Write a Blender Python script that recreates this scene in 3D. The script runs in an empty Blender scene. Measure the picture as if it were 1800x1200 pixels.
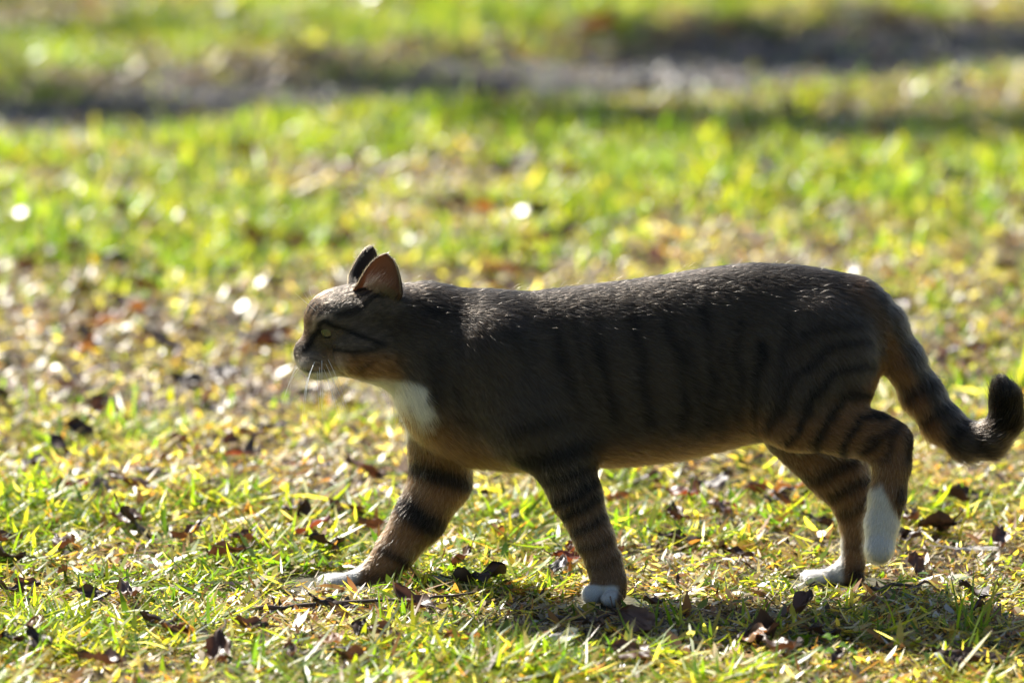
import bpy, math, random
import numpy as np
from mathutils import Vector

rng = np.random.default_rng(11)
random.seed(11)
scene = bpy.context.scene
COL = scene.collection

# ------------------------------------------------------------------ camera
DIST, PITCH, ZC = 5.0, math.radians(9.5), 0.2405
SPX = 0.96 / 1800.0                      # metres per photograph pixel at the cat
CAM = np.array([0.0, -DIST * math.cos(PITCH), ZC + DIST * math.sin(PITCH)])
FWD = np.array([0.0, math.cos(PITCH), -math.sin(PITCH)])
UPV = np.array([0.0, math.sin(PITCH), math.cos(PITCH)])
cam_data = bpy.data.cameras.new('camera')
cam = bpy.data.objects.new('camera', cam_data)
COL.objects.link(cam)
cam.location = CAM
cam.rotation_euler = (math.pi / 2 - PITCH, 0, 0)
cam_data.sensor_width = 36
cam_data.lens = 36 * DIST / 0.96
cam_data.clip_start = 0.1
cam_data.clip_end = 600
cam_data.dof.use_dof = True
cam_data.dof.focus_distance = 4.97
cam_data.dof.aperture_fstop = 4.3
scene.camera = cam

# ------------------------------------------------------------------ light
SUN_EL, SUN_AZ = math.radians(43.5), math.radians(-39)   # behind the cat, a little to the left
sun_dir = Vector((math.sin(SUN_AZ) * math.cos(SUN_EL), math.cos(SUN_AZ) * math.cos(SUN_EL), math.sin(SUN_EL)))
world = bpy.data.worlds.new('World')
scene.world = world
world.use_nodes = True
wn = world.node_tree.nodes
sky = wn.new('ShaderNodeTexSky')
sky.sky_type = 'NISHITA'
sky.sun_disc = False
sky.sun_elevation = SUN_EL
sky.sun_rotation = SUN_AZ
sky.air_density = 1.0
world.node_tree.links.new(sky.outputs[0], wn['Background'].inputs[0])
wn['Background'].inputs[1].default_value = 0.055
sl = bpy.data.lights.new('sun', 'SUN')
sl.energy = 5.0
sl.angle = math.radians(0.5)
sl.color = (1.0, 0.95, 0.86)
sun = bpy.data.objects.new('sun', sl)
COL.objects.link(sun)
sun.location = (-3, 6, 6)
sun.rotation_euler = (-sun_dir).to_track_quat('-Z', 'Y').to_euler()

scene.view_settings.view_transform = 'Standard'
scene.view_settings.look = 'None'
scene.view_settings.exposure = 1.45
scene.view_settings.gamma = 1
scene.view_settings.use_curve_mapping = False
scene.render.engine = 'CYCLES'
cy = scene.cycles
cy.use_denoising = True
cy.max_bounces = 10
cy.transmission_bounces = 10
cy.diffuse_bounces = 4
cy.glossy_bounces = 4
cy.transparent_max_bounces = 12
cy.sample_clamp_indirect = 8
cy.sample_clamp_direct = 0
cy.use_adaptive_sampling = False

# ------------------------------------------------------------------ helpers
def pix(px, py, Y):
    """world point on the vertical plane at depth Y seen at photograph position px, py"""
    d = FWD + np.array([(px - 900) * SPX / DIST, 0, 0]) + UPV * ((600 - py) * SPX / DIST)
    t = (Y - CAM[1]) / d[1]
    return CAM + d * t

def gnd(px, py, Z=0.0):
    d = FWD + np.array([(px - 900) * SPX / DIST, 0, 0]) + UPV * ((600 - py) * SPX / DIST)
    t = (Z - CAM[2]) / d[2]
    return CAM + d * t

def to_px(P):
    v = P - CAM
    w = v @ FWD
    return 900 + v[:, 0] / w * DIST / SPX, 600 - (v @ UPV) / w * DIST / SPX

_tab = rng.random(4096).astype(np.float64)
def vnoise(P, freq, seed=0):
    Q = np.asarray(P, dtype=np.float64) * freq + seed * 17.37 + 1000.0
    I = np.floor(Q).astype(np.int64)
    F = Q - I
    F = F * F * (3 - 2 * F)
    out = np.zeros(len(Q))
    for dx in (0, 1):
        for dy in (0, 1):
            for dz in (0, 1):
                h = ((I[:, 0] + dx) * 73856093) ^ ((I[:, 1] + dy) * 19349663) ^ ((I[:, 2] + dz) * 83492791)
                h = (h ^ (h >> 13)) & 4095
                w = (F[:, 0] if dx else 1 - F[:, 0]) * (F[:, 1] if dy else 1 - F[:, 1]) * (F[:, 2] if dz else 1 - F[:, 2])
                out += w * _tab[h]
    return out

def sstep(a, b, x):
    t = np.clip((x - a) / (b - a), 0, 1)
    return t * t * (3 - 2 * t)

def unit(v):
    return v / np.maximum(np.linalg.norm(v, axis=-1, keepdims=True), 1e-9)

def new_obj(name, data, parent=None, **props):
    o = bpy.data.objects.new(name, data)
    COL.objects.link(o)
    if parent is not None:
        o.parent = parent
    for k, v in props.items():
        o[k] = v
    return o

def mesh_np(name, verts, faces_flat, loop_sizes, mat=None, smooth=True, attrs=None):
    """mesh from arrays: flat corner indices and the size of each face"""
    me = bpy.data.meshes.new(name)
    verts = np.asarray(verts, dtype=np.float32)
    ff = np.asarray(faces_flat, dtype=np.int32).ravel()
    ls = np.asarray(loop_sizes, dtype=np.int32)
    me.vertices.add(len(verts))
    me.vertices.foreach_set('co', verts.ravel())
    me.loops.add(len(ff))
    me.loops.foreach_set('vertex_index', ff)
    me.polygons.add(len(ls))
    st = np.zeros(len(ls), dtype=np.int32)
    st[1:] = np.cumsum(ls)[:-1]
    me.polygons.foreach_set('loop_start', st)
    me.polygons.foreach_set('use_smooth', np.full(len(ls), smooth))
    me.update(calc_edges=True)
    for k, a in (attrs or {}).items():
        a = np.asarray(a, dtype=np.float32)
        if a.ndim == 2:
            at = me.attributes.new(k, 'FLOAT_COLOR', 'POINT')
            at.data.foreach_set('color', np.hstack([a[:, :3], np.ones((len(a), 1), np.float32)]).astype(np.float32).ravel())
        else:
            at = me.attributes.new(k, 'FLOAT', 'POINT')
            at.data.foreach_set('value', a)
    if mat:
        me.materials.append(mat)
    return me

def mat_new(name):
    m = bpy.data.materials.new(name)
    m.use_nodes = True
    nt = m.node_tree
    nt.nodes.clear()
    out = nt.nodes.new('ShaderNodeOutputMaterial')
    return m, nt, out

def attr_node(nt, name):
    n = nt.nodes.new('ShaderNodeAttribute')
    n.attribute_name = name
    return n

# ------------------------------------------------------------------ materials
def thin_leaf_material(name, col=None, rough=0.4, transl=0.5, spec=0.5, gain=(1.5, 1.5, 0.8), noise=None):
    m, nt, out = mat_new(name)
    if col is None:
        c = attr_node(nt, 'tint').outputs['Color']
    else:
        tex = nt.nodes.new('ShaderNodeTexNoise')
        tex.inputs['Scale'].default_value = noise or 60
        tex.inputs['Detail'].default_value = 5
        tc = nt.nodes.new('ShaderNodeTexCoord')
        nt.links.new(tc.outputs['Object'], tex.inputs['Vector'])
        rp = nt.nodes.new('ShaderNodeValToRGB')
        rp.color_ramp.elements[0].position = 0.32
        rp.color_ramp.elements[1].position = 0.68
        rp.color_ramp.elements[0].color = (*[v * 0.55 for v in col], 1)
        rp.color_ramp.elements[1].color = (*[v * 1.25 for v in col], 1)
        nt.links.new(tex.outputs['Fac'], rp.inputs[0])
        c = rp.outputs[0]
    p = nt.nodes.new('ShaderNodeBsdfPrincipled')
    p.inputs['Roughness'].default_value = rough
    p.inputs['Specular IOR Level'].default_value = spec
    nt.links.new(c, p.inputs['Base Color'])
    mul = nt.nodes.new('ShaderNodeMix')
    mul.data_type = 'RGBA'
    mul.blend_type = 'MULTIPLY'
    mul.inputs[0].default_value = 1
    nt.links.new(c, mul.inputs[6])
    mul.inputs[7].default_value = (*gain, 1)
    tr = nt.nodes.new('ShaderNodeBsdfTranslucent')
    nt.links.new(mul.outputs[2], tr.inputs[0])
    mx = nt.nodes.new('ShaderNodeMixShader')
    mx.inputs[0].default_value = transl
    nt.links.new(p.outputs[0], mx.inputs[1])
    nt.links.new(tr.outputs[0], mx.inputs[2])
    nt.links.new(mx.outputs[0], out.inputs[0])
    return m

M_GRASS = thin_leaf_material('grass_blade', None, 0.38, 0.52, 0.5, (2.7, 2.7, 1.0))
M_LITTER = thin_leaf_material('dry_litter', None, 0.4, 0.25, 0.6, (1.3, 1.2, 1.0))

def ground_material():
    m, nt, out = mat_new('soil')
    tc = nt.nodes.new('ShaderNodeTexCoord')
    n1 = nt.nodes.new('ShaderNodeTexNoise'); n1.inputs['Scale'].default_value = 90; n1.inputs['Detail'].default_value = 8
    n2 = nt.nodes.new('ShaderNodeTexNoise'); n2.inputs['Scale'].default_value = 4; n2.inputs['Detail'].default_value = 4
    for n in (n1, n2):
        nt.links.new(tc.outputs['Object'], n.inputs['Vector'])
    r1 = nt.nodes.new('ShaderNodeValToRGB')
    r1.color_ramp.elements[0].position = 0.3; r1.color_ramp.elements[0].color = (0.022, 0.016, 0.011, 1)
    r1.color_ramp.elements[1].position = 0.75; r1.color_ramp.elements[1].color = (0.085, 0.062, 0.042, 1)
    nt.links.new(n1.outputs['Fac'], r1.inputs[0])
    r2 = nt.nodes.new('ShaderNodeValToRGB')
    r2.color_ramp.elements[0].position = 0.35; r2.color_ramp.elements[0].color = (0.7, 0.72, 0.7, 1)
    r2.color_ramp.elements[1].position = 0.7; r2.color_ramp.elements[1].color = (1.1, 1.05, 0.95, 1)
    nt.links.new(n2.outputs['Fac'], r2.inputs[0])
    mul = nt.nodes.new('ShaderNodeMix'); mul.data_type = 'RGBA'; mul.blend_type = 'MULTIPLY'; mul.inputs[0].default_value = 1
    nt.links.new(r1.outputs[0], mul.inputs[6]); nt.links.new(r2.outputs[0], mul.inputs[7])
    p = nt.nodes.new('ShaderNodeBsdfPrincipled')
    p.inputs['Roughness'].default_value = 0.85
    # beyond the modelled blades the lawn carries on as a grass coloured surface
    dist = nt.nodes.new('ShaderNodeVectorMath'); dist.operation = 'DISTANCE'
    nt.links.new(tc.outputs['Object'], dist.inputs[0]); dist.inputs[1].default_value = (0, 3.7, 0)
    mr = nt.nodes.new('ShaderNodeMapRange'); mr.inputs['From Min'].default_value = 3.2; mr.inputs['From Max'].default_value = 5.2
    nt.links.new(dist.outputs['Value'], mr.inputs['Value'])
    r3 = nt.nodes.new('ShaderNodeValToRGB')
    r3.color_ramp.elements[0].position = 0.35; r3.color_ramp.elements[0].color = (0.045, 0.075, 0.012, 1)
    r3.color_ramp.elements[1].position = 0.65; r3.color_ramp.elements[1].color = (0.13, 0.13, 0.03, 1)
    nt.links.new(n1.outputs['Fac'], r3.inputs[0])
    far = nt.nodes.new('ShaderNodeMix'); far.data_type = 'RGBA'
    nt.links.new(mr.outputs[0], far.inputs[0]); nt.links.new(mul.outputs[2], far.inputs[6]); nt.links.new(r3.outputs[0], far.inputs[7])
    nt.links.new(far.outputs[2], p.inputs['Base Color'])
    b = nt.nodes.new('ShaderNodeBump'); b.inputs['Strength'].default_value = 0.7; b.inputs['Distance'].default_value = 0.006
    nt.links.new(n1.outputs['Fac'], b.inputs['Height'])
    nt.links.new(b.outputs[0], p.inputs['Normal'])
    nt.links.new(p.outputs[0], out.inputs[0])
    return m

def stone_material(name, a, b, scale=300, rough=0.7):
    m, nt, out = mat_new(name)
    tc = nt.nodes.new('ShaderNodeTexCoord')
    n1 = nt.nodes.new('ShaderNodeTexNoise'); n1.inputs['Scale'].default_value = scale; n1.inputs['Detail'].default_value = 6
    nt.links.new(tc.outputs['Object'], n1.inputs['Vector'])
    r1 = nt.nodes.new('ShaderNodeValToRGB')
    r1.color_ramp.elements[0].position = 0.3; r1.color_ramp.elements[0].color = (*a, 1)
    r1.color_ramp.elements[1].position = 0.7; r1.color_ramp.elements[1].color = (*b, 1)
    nt.links.new(n1.outputs['Fac'], r1.inputs[0])
    p = nt.nodes.new('ShaderNodeBsdfPrincipled')
    p.inputs['Roughness'].default_value = rough
    nt.links.new(r1.outputs[0], p.inputs['Base Color'])
    bm = nt.nodes.new('ShaderNodeBump'); bm.inputs['Strength'].default_value = 0.5; bm.inputs['Distance'].default_value = 0.003
    nt.links.new(n1.outputs['Fac'], bm.inputs['Height']); nt.links.new(bm.outputs[0], p.inputs['Normal'])
    nt.links.new(p.outputs[0], out.inputs[0])
    return m

# ------------------------------------------------------------------ ground
def path_dist(x, y):
    """distance-like value across the bare track, 0 on its centre line"""
    yc = 4.22 + 0.62 * x + 0.12 * x * x
    return (y - yc)

def ground_h(x, y):
    P = np.stack([x, y, np.zeros_like(x)], 1)
    h = (vnoise(P, 1.3, 1) - .5) * 0.05 + (vnoise(P, 5, 2) - .5) * 0.022 + (vnoise(P, 21, 3) - .5) * 0.008
    near = 1 - sstep(0.12, 0.5, np.abs(y)) * 1.0
    near = near * (1 - sstep(0.55, 1.0, np.abs(x)))
    h = h * (1 - 0.93 * near)
    r = np.hypot(x, y)
    h = h * (1 - sstep(12, 30, r))
    pd = np.abs(path_dist(x, y))
    inn = (1 - sstep(0.25, 0.55, pd)) * (np.abs(x) < 6)
    return h * (1 - 0.5 * inn) - 0.03 * inn

def graded(lo, hi, step, far):
    a = list(np.arange(lo, hi + 1e-6, step))
    s, v = step, a[-1]
    while v < far:
        s *= 1.25; v += s; a.append(v)
    s, v = step, lo
    b = []
    while v > -far:
        s *= 1.25; v -= s; b.append(v)
    return np.array(b[::-1] + a)

gx, gy = graded(-1.5, 1.5, 0.02, 250), graded(-0.9, 6.2, 0.025, 250)
GX, GY = np.meshgrid(gx, gy, indexing='ij')
gv = np.stack([GX.ravel(), GY.ravel(), ground_h(GX.ravel(), GY.ravel())], 1)
nyg = len(gy)
ii, jj = np.meshgrid(np.arange(len(gx) - 1), np.arange(nyg - 1), indexing='ij')
a0 = (ii * nyg + jj).ravel()
gf = np.stack([a0, a0 + nyg, a0 + nyg + 1, a0 + 1], 1)
ground = new_obj('ground', mesh_np('ground', gv, gf, np.full(len(gf), 4), ground_material()), kind='structure')

# bare gritty track crossing behind the lawn: a strip laid on the ground
tx = np.linspace(-5, 5, 160)
tv_ = np.linspace(-1, 1, 15)
TX, TV = np.meshgrid(tx, tv_, indexing='ij')
wob = vnoise(np.stack([TX.ravel(), np.sign(TV.ravel()) * 3, 0 * TX.ravel()], 1), 2.2, 9)
hw = 0.38 + 0.14 * wob
TY = 4.22 + 0.62 * TX.ravel() + 0.12 * TX.ravel() ** 2 + TV.ravel() * hw
tz = ground_h(TX.ravel(), TY) + 0.006 - 0.02 * np.abs(TV.ravel()) ** 6
a0 = (np.arange(159)[:, None] * 15 + np.arange(14)[None]).ravel()
tf = np.stack([a0, a0 + 15, a0 + 16, a0 + 1], 1)
path = new_obj('path', mesh_np('path', np.stack([TX.ravel(), TY, tz], 1), tf, np.full(len(tf), 4),
               stone_material('track_grit', (0.010, 0.009, 0.009), (0.036, 0.032, 0.031), 120, 0.8)), kind='structure')

# ------------------------------------------------------------------ cat: implicit body
class Part:
    def __init__(s, name, k): s.name, s.k, s.prims = name, k, []
def ell(p, c, r):
    q = p - c
    k0 = np.sqrt(((q / r) ** 2).sum(-1))
    k1 = np.sqrt(((q / (r * r)) ** 2).sum(-1))
    return k0 * (k0 - 1) / np.maximum(k1, 1e-6)
def smin(a, b, k):
    h = np.clip(.5 + .5 * (b - a) / k, 0, 1)
    return b * (1 - h) + a * h - k * h * (1 - h)

class Chain:
    """tapered limb through nodes given as photograph px, py, depth Y, radius in px"""
    def __init__(s, nodes, ysq=1.0, k=0.006):
        s.P = np.array([pix(n[0], n[1], n[2]) for n in nodes])
        s.r = np.array([n[3] for n in nodes]) * SPX
        s.ysq, s.k = ysq, k
        s.lo = (s.P - s.r[:, None] * max(1, ysq)).min(0); s.hi = (s.P + s.r[:, None] * max(1, ysq)).max(0)
    def d(s, p):
        sc = np.array([1, 1 / s.ysq, 1])
        out = None
        for i in range(len(s.P) - 1):
            A, B = s.P[i] * sc, s.P[i + 1] * sc
            ab = B - A
            q = p * sc - A
            t = np.clip(q @ ab / (ab @ ab), 0, 1)
            dd = np.linalg.norm(q - t[:, None] * ab, axis=1) - (s.r[i] + (s.r[i + 1] - s.r[i]) * t)
            out = dd if out is None else smin(out, dd, s.k)
        return out * min(1, s.ysq)
    def flow(s, p):
        best = np.full(len(p), 1e9); fl = np.zeros((len(p), 3))
        for i in range(len(s.P) - 1):
            A, B = s.P[i], s.P[i + 1]
            ab = B - A
            t = np.clip((p - A) @ ab / (ab @ ab), 0, 1)
            dd = np.linalg.norm(p - A - t[:, None] * ab, axis=1) - (s.r[i] + (s.r[i + 1] - s.r[i]) * t)
            w = np.exp(-np.clip(dd - dd.min(), 0, 1) / 0.006)
            fl += w[:, None] * unit(ab[None])
        return unit(fl)

class Ell:
    def __init__(s, c, r, fl=None): s.c, s.rr, s.fl = np.array(c), np.array(r), fl; s.lo, s.hi = s.c - s.rr, s.c + s.rr
    def d(s, p): return ell(p, s.c, s.rr)
    def flow(s, p): return np.repeat(unit(np.array([s.fl], float)), len(p), 0)
def epx(px, py, Y, rx, rz, ry, fl):
    return Ell(pix(px, py, Y), (rx * SPX, ry, rz * SPX), fl)

class Torso:
    st = np.array([  # px, top, bottom, half width in m
        (690, 585, 640, .020), (708, 545, 690, .032), (730, 522, 745, .042), (765, 514, 788, .047), (820, 520, 814, .052), (880, 520, 823, .055),
        (950, 512, 823, .057), (1020, 504, 818, .059), (1100, 495, 815, .062), (1180, 483, 806, .063),
        (1250, 472, 792, .061), (1320, 464, 774, .057), (1390, 466, 764, .054), (1450, 474, 752, .050), (1500, 486, 725, .044),
        (1530, 502, 690, .035), (1548, 525, 640, .022)], float)
    def __init__(s):
        t = s.st
        top = np.array([pix(a, b, 0) for a, b in t[:, :2]]); bot = np.array([pix(a, b, 0) for a, b in t[:, [0, 2]]])
        s.x, s.zc, s.hz, s.hy = top[:, 0], (top[:, 2] + bot[:, 2]) / 2, (top[:, 2] - bot[:, 2]) / 2, t[:, 3]
        xf = np.linspace(s.x[0], s.x[-1], 300)
        def sm(v):
            f = np.interp(xf, s.x, v); k = np.hanning(21); k /= k.sum()
            return np.convolve(np.pad(f, 10, mode='edge'), k, 'valid')
        s.zf, s.hzf, s.hyf, s.xf = sm(s.zc), sm(s.hz), sm(s.hy), xf
        s.lo = np.array([s.x[0], -.07, s.zc.min() - .1]); s.hi = np.array([s.x[-1], .07, (s.zc + s.hz).max()])
    def d(s, p):
        x = np.clip(p[:, 0], s.x[0], s.x[-1])
        zc, hz, hy = np.interp(x, s.xf, s.zf), np.interp(x, s.xf, s.hzf), np.interp(x, s.xf, s.hyf)
        z = p[:, 2] - zc; y = p[:, 1]
        hy2 = hy * (1 + 0.10 * np.clip(-z / hz, -1, 1))
        k0 = np.sqrt((z / hz) ** 2 + (y / hy2) ** 2); k1 = np.sqrt((z / hz ** 2) ** 2 + (y / hy2 ** 2) ** 2)
        dd = k0 * (k0 - 1) / np.maximum(k1, 1e-5)
        ex = np.abs(p[:, 0] - x)
        return np.where(ex > 0, np.sqrt(np.maximum(dd, 0) ** 2 + ex ** 2) + np.minimum(dd, 0) * 0, dd)
    def flow(s, p):
        f = np.zeros((len(p), 3)); f[:, 0] = 1
        f[:, 2] = -0.22 - 0.25 * sstep(.0, .08, np.abs(p[:, 1]))
        fr = 1 - sstep(pix(720, 600, 0)[0], pix(860, 600, 0)[0], p[:, 0])
        low = 1 - sstep(pix(800, 720, 0)[2], pix(800, 600, 0)[2], p[:, 2])
        f[:, 2] -= 1.3 * fr * low
        return unit(f)

# head frame
HO = pix(640, 580, -0.004)
YAW, HP = math.radians(13), math.radians(0)
HF = np.array([-math.cos(YAW), -math.sin(YAW), 0.0])     # forward
HN = np.array([math.sin(YAW), -math.cos(YAW), 0.0])      # towards the camera side
HU = np.array([0, 0, 1.0])
HM = np.stack([HF, HN, HU])                               # world -> head local
def hw_(f, n, u): return HO + f * HF + n * HN + u * HU
class HeadP:
    def __init__(s, kind, *a):
        s.kind, s.a = kind, a
        if kind == 'e': c = hw_(*a[0]); r = max(a[1]); s.lo, s.hi = c - r, c + r
        else:
            A, B = hw_(*a[0]), hw_(*a[2]); r = max(a[1], a[3]); s.lo, s.hi = np.minimum(A, B) - r, np.maximum(A, B) + r
    def d(s, p):
        q = (p - HO) @ HM.T
        if s.kind == 'e': return ell(q, np.array(s.a[0]), np.array(s.a[1]))
        A, ra, B, rb = np.array(s.a[0]), s.a[1], np.array(s.a[2]), s.a[3]
        ab = B - A; t = np.clip((q - A) @ ab / (ab @ ab), 0, 1)
        return np.linalg.norm(q - A - t[:, None] * ab, axis=1) - (ra + (rb - ra) * t)
    def flow(s, p):
        nose = hw_(.070, 0, -.016)
        f = unit(p - nose)
        q = (p - HO) @ HM.T
        f = f + np.outer(sstep(-.005, -.04, q[:, 2]) * 0.5, np.array([0, 0, -1.0]))
        return unit(f)

parts = []
def part(name, k, prims, kin=0.008):
    pt = Part(name, k); pt.prims = prims; pt.kin = kin; parts.append(pt)
NF, FF, NH, FH = -.047, .040, -.043, .042
part('torso', .02, [Torso(),
     epx(760, 690, 0, 48, 78, .044, (.5, 0, -1)),
     epx(880, 610, 0, 70, 80, .056, (1, 0, -.4))], .02)
part('neck', .03, [Chain([(655, 578, -.004, 58), (722, 592, 0, 80), (800, 630, 0, 104)], .74, .02)], .01)
part('head', .022, [HeadP('e', (-.004, 0, .010), (.042, .036, .033)),
     HeadP('e', (.023, 0, .0115), (.034, .030, .0285)),
     HeadP('e', (-.012, .026, .026), (.018, .011, .016)), HeadP('e', (-.012, -.026, .026), (.018, .011, .016)),
     HeadP('c', (.034, 0, .0), .019, (.053, 0, -.015), .0115),
     HeadP('e', (.0575, 0, -.0195), (.0095, .0085, .0085)),
     HeadP('e', (.0500, .0090, -.0275), (.0140, .0125, .0115)),
     HeadP('e', (.0500, -.0090, -.0275), (.0140, .0125, .0115)),
     HeadP('e', (.0440, 0, -.0370), (.0125, .0105, .0085)),
     HeadP('e', (.004, .0255, -.016), (.030, .019, .025)),
     HeadP('e', (.004, -.0255, -.016), (.030, .019, .025)),
     HeadP('c', (.036, 0, -.028), .0135, (.0, 0, -.022), .020),
     HeadP('e', (.035, .0165, .0135), (.013, .0095, .0065)),
     HeadP('e', (.035, -.0165, .0135), (.013, .0095, .0065))], .007)
part('near_front', .022, [Chain([(865, 640, -.036, 62), (930, 745, NF, 66), (985, 800, NF, 54), (1012, 868, NF, 43), (1044, 945, NF - .002, 33),
     (1062, 990, NF - .004, 30), (1070, 1022, NF - .006, 30), (1076, 1040, NF - .006, 25)], .72),
     epx(1040, 1045, NF - .013, 18, 19, .0085, (-1, 0, -.5)), epx(1076, 1052, NF - .023, 20, 15, .0085, (-1, -.3, -.5)),
     epx(1048, 1040, NF + .008, 20, 17, .009, (-1, 0, -.5))], .0025)
part('far_front', .022, [Chain([(770, 690, .024, 56), (776, 780, FF - .004, 57), (774, 845, FF, 53), (737, 912, FF, 45), (696, 968, FF, 35),
     (668, 1002, FF, 29), (640, 1018, FF - .002, 21), (605, 1023, FF - .004, 17)], .75),
     epx(588, 1024, FF - .012, 24, 13, .0085, (-1, 0, -.3)), epx(580, 1021, FF + .004, 24, 14, .009, (-1, 0, -.3)),
     epx(592, 1018, FF + .018, 20, 13, .008, (-1, 0, -.3)), epx(672, 1026, FF - .004, 22, 13, .012, (-1, 0, -.3))], .004)
part('near_hind', .022, [epx(1440, 650, -.030, 98, 118, .034, (.75, 0, -1)),
     Chain([(1400, 690, NH, 78), (1408, 722, NH, 70), (1480, 748, NH, 50), (1545, 770, NH, 42), (1572, 776, NH, 29)], .62),
     Chain([(1572, 772, NH, 27), (1568, 815, NH, 31), (1560, 870, NH - .002, 30), (1550, 920, NH - .004, 27), (1547, 955, NH - .006, 25)], .85),
     epx(1546, 966, NH - .014, 22, 24, .010, (-.2, 0, -1)), epx(1543, 968, NH + .004, 22, 24, .010, (-.2, 0, -1))], .006)
part('far_hind', .022, [epx(1420, 680, .030, 88, 100, .032, (.75, 0, -1)),
     Chain([(1400, 750, FH, 62), (1470, 822, FH, 56), (1501, 872, FH, 42), (1504, 915, FH, 28), (1503, 955, FH, 22), (1498, 992, FH, 21), (1480, 1006, FH, 18), (1448, 1014, FH, 14)], .7),
     epx(1434, 1017, FH - .010, 24, 12, .0085, (-1, 0, -.3)), epx(1428, 1014, FH + .004, 24, 13, .009, (-1, 0, -.3)),
     epx(1436, 1012, FH + .016, 20, 12, .008, (-1, 0, -.3)), epx(1496, 1016, FH, 26, 12, .012, (-1, 0, -.3))], .004)
part('tail', .016, [Chain([(1512, 535, 0, 38), (1552, 570, .002, 35), (1585, 630, .006, 33), (1619, 690, .008, 32), (1655, 742, .006, 31),
     (1700, 776, .0, 29), (1742, 772, -.008, 28), (1768, 738, -.012, 25), (1768, 702, -.012, 23), (1761, 682, -.012, 17)], 1.0, .01)])

def part_d(pt, p):
    out = None
    for pr in pt.prims:
        d = pr.d(p)
        out = d if out is None else smin(out, d, pt.kin)
    return out

CELL = 0.0025
lo = np.array([min(pr.lo[i] for pt in parts for pr in pt.prims) for i in range(3)]) - .02
hi = np.array([max(pr.hi[i] for pt in parts for pr in pt.prims) for i in range(3)]) + .02
N3 = np.ceil((hi - lo) / CELL).astype(int) + 1
field = np.full(N3, 0.05, dtype=np.float64)
for pt in parts:
    plo = np.min([pr.lo for pr in pt.prims], 0) - .032; phi = np.max([pr.hi for pr in pt.prims], 0) + .032
    i0 = np.maximum(np.floor((plo - lo) / CELL).astype(int), 0); i1 = np.minimum(np.ceil((phi - lo) / CELL).astype(int) + 1, N3)
    ax = [lo[k] + CELL * np.arange(i0[k], i1[k]) for k in range(3)]
    g = np.stack(np.meshgrid(*ax, indexing='ij'), -1)
    shp = g.shape[:3]
    d = part_d(pt, g.reshape(-1, 3)).reshape(shp)
    sl_ = tuple(slice(i0[k], i1[k]) for k in range(3))
    field[sl_] = smin(field[sl_], d, pt.k)

def surface_nets(F, origin, h):
    inside = F < 0
    nx, ny, nz = F.shape
    c = np.zeros((nx - 1, ny - 1, nz - 1), np.int8)
    for a in (0, 1):
        for b in (0, 1):
            for e in (0, 1):
                c += inside[a:nx - 1 + a, b:ny - 1 + b, e:nz - 1 + e]
    act = np.argwhere((c > 0) & (c < 8))
    vid = np.full(c.shape, -1, np.int32)
    vid[act[:, 0], act[:, 1], act[:, 2]] = np.arange(len(act))
    acc = np.zeros((len(act), 3)); cnt = np.zeros(len(act))
    cs = [(a, b, e) for a in (0, 1) for b in (0, 1) for e in (0, 1)]
    for p in cs:
        for ax in range(3):
            if p[ax]: continue
            q = list(p); q[ax] = 1
            v0 = F[act[:, 0] + p[0], act[:, 1] + p[1], act[:, 2] + p[2]]; v1 = F[act[:, 0] + q[0], act[:, 1] + q[1], act[:, 2] + q[2]]
            mk = (v0 < 0) != (v1 < 0)
            t = np.where(mk, v0 / np.where(mk, v0 - v1, 1), 0)
            pos = np.repeat(np.array([p], float), len(act), 0); pos[:, ax] = t
            acc[mk] += pos[mk]; cnt[mk] += 1
    V = origin + (act + acc / cnt[:, None]) * h
    Q = []
    for ax in range(3):
        s0 = [slice(None)] * 3; s1 = [slice(None)] * 3
        s0[ax] = slice(0, -1); s1[ax] = slice(1, None)
        A, B = inside[tuple(s0)], inside[tuple(s1)]
        e = np.argwhere(A != B)
        o1, o2 = [k for k in range(3) if k != ax]
        e = e[(e[:, o1] > 0) & (e[:, o2] > 0)]
        fl = A[e[:, 0], e[:, 1], e[:, 2]]
        def cell(d1, d2):
            z = e.copy(); z[:, o1] -= d1; z[:, o2] -= d2
            z[:, ax] = np.minimum(z[:, ax], vid.shape[ax] - 1)
            return vid[z[:, 0], z[:, 1], z[:, 2]]
        q = np.stack([cell(1, 1), cell(0, 1), cell(0, 0), cell(1, 0)], 1)
        if ax == 1: fl = ~fl
        q[~fl] = q[~fl][:, ::-1]
        Q.append(q)
    Q = np.concatenate(Q)
    return V, Q[(Q >= 0).all(1)]

V, Q = surface_nets(field, lo, CELL)
for _ in range(2):   # light smoothing
    acc = np.zeros_like(V); cnt = np.zeros(len(V))
    for k in range(4):
        np.add.at(acc, Q[:, k], V[Q[:, (k + 1) % 4]]); np.add.at(cnt, Q[:, k], 1)
    V = V * .5 + .5 * acc / cnt[:, None]

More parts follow.
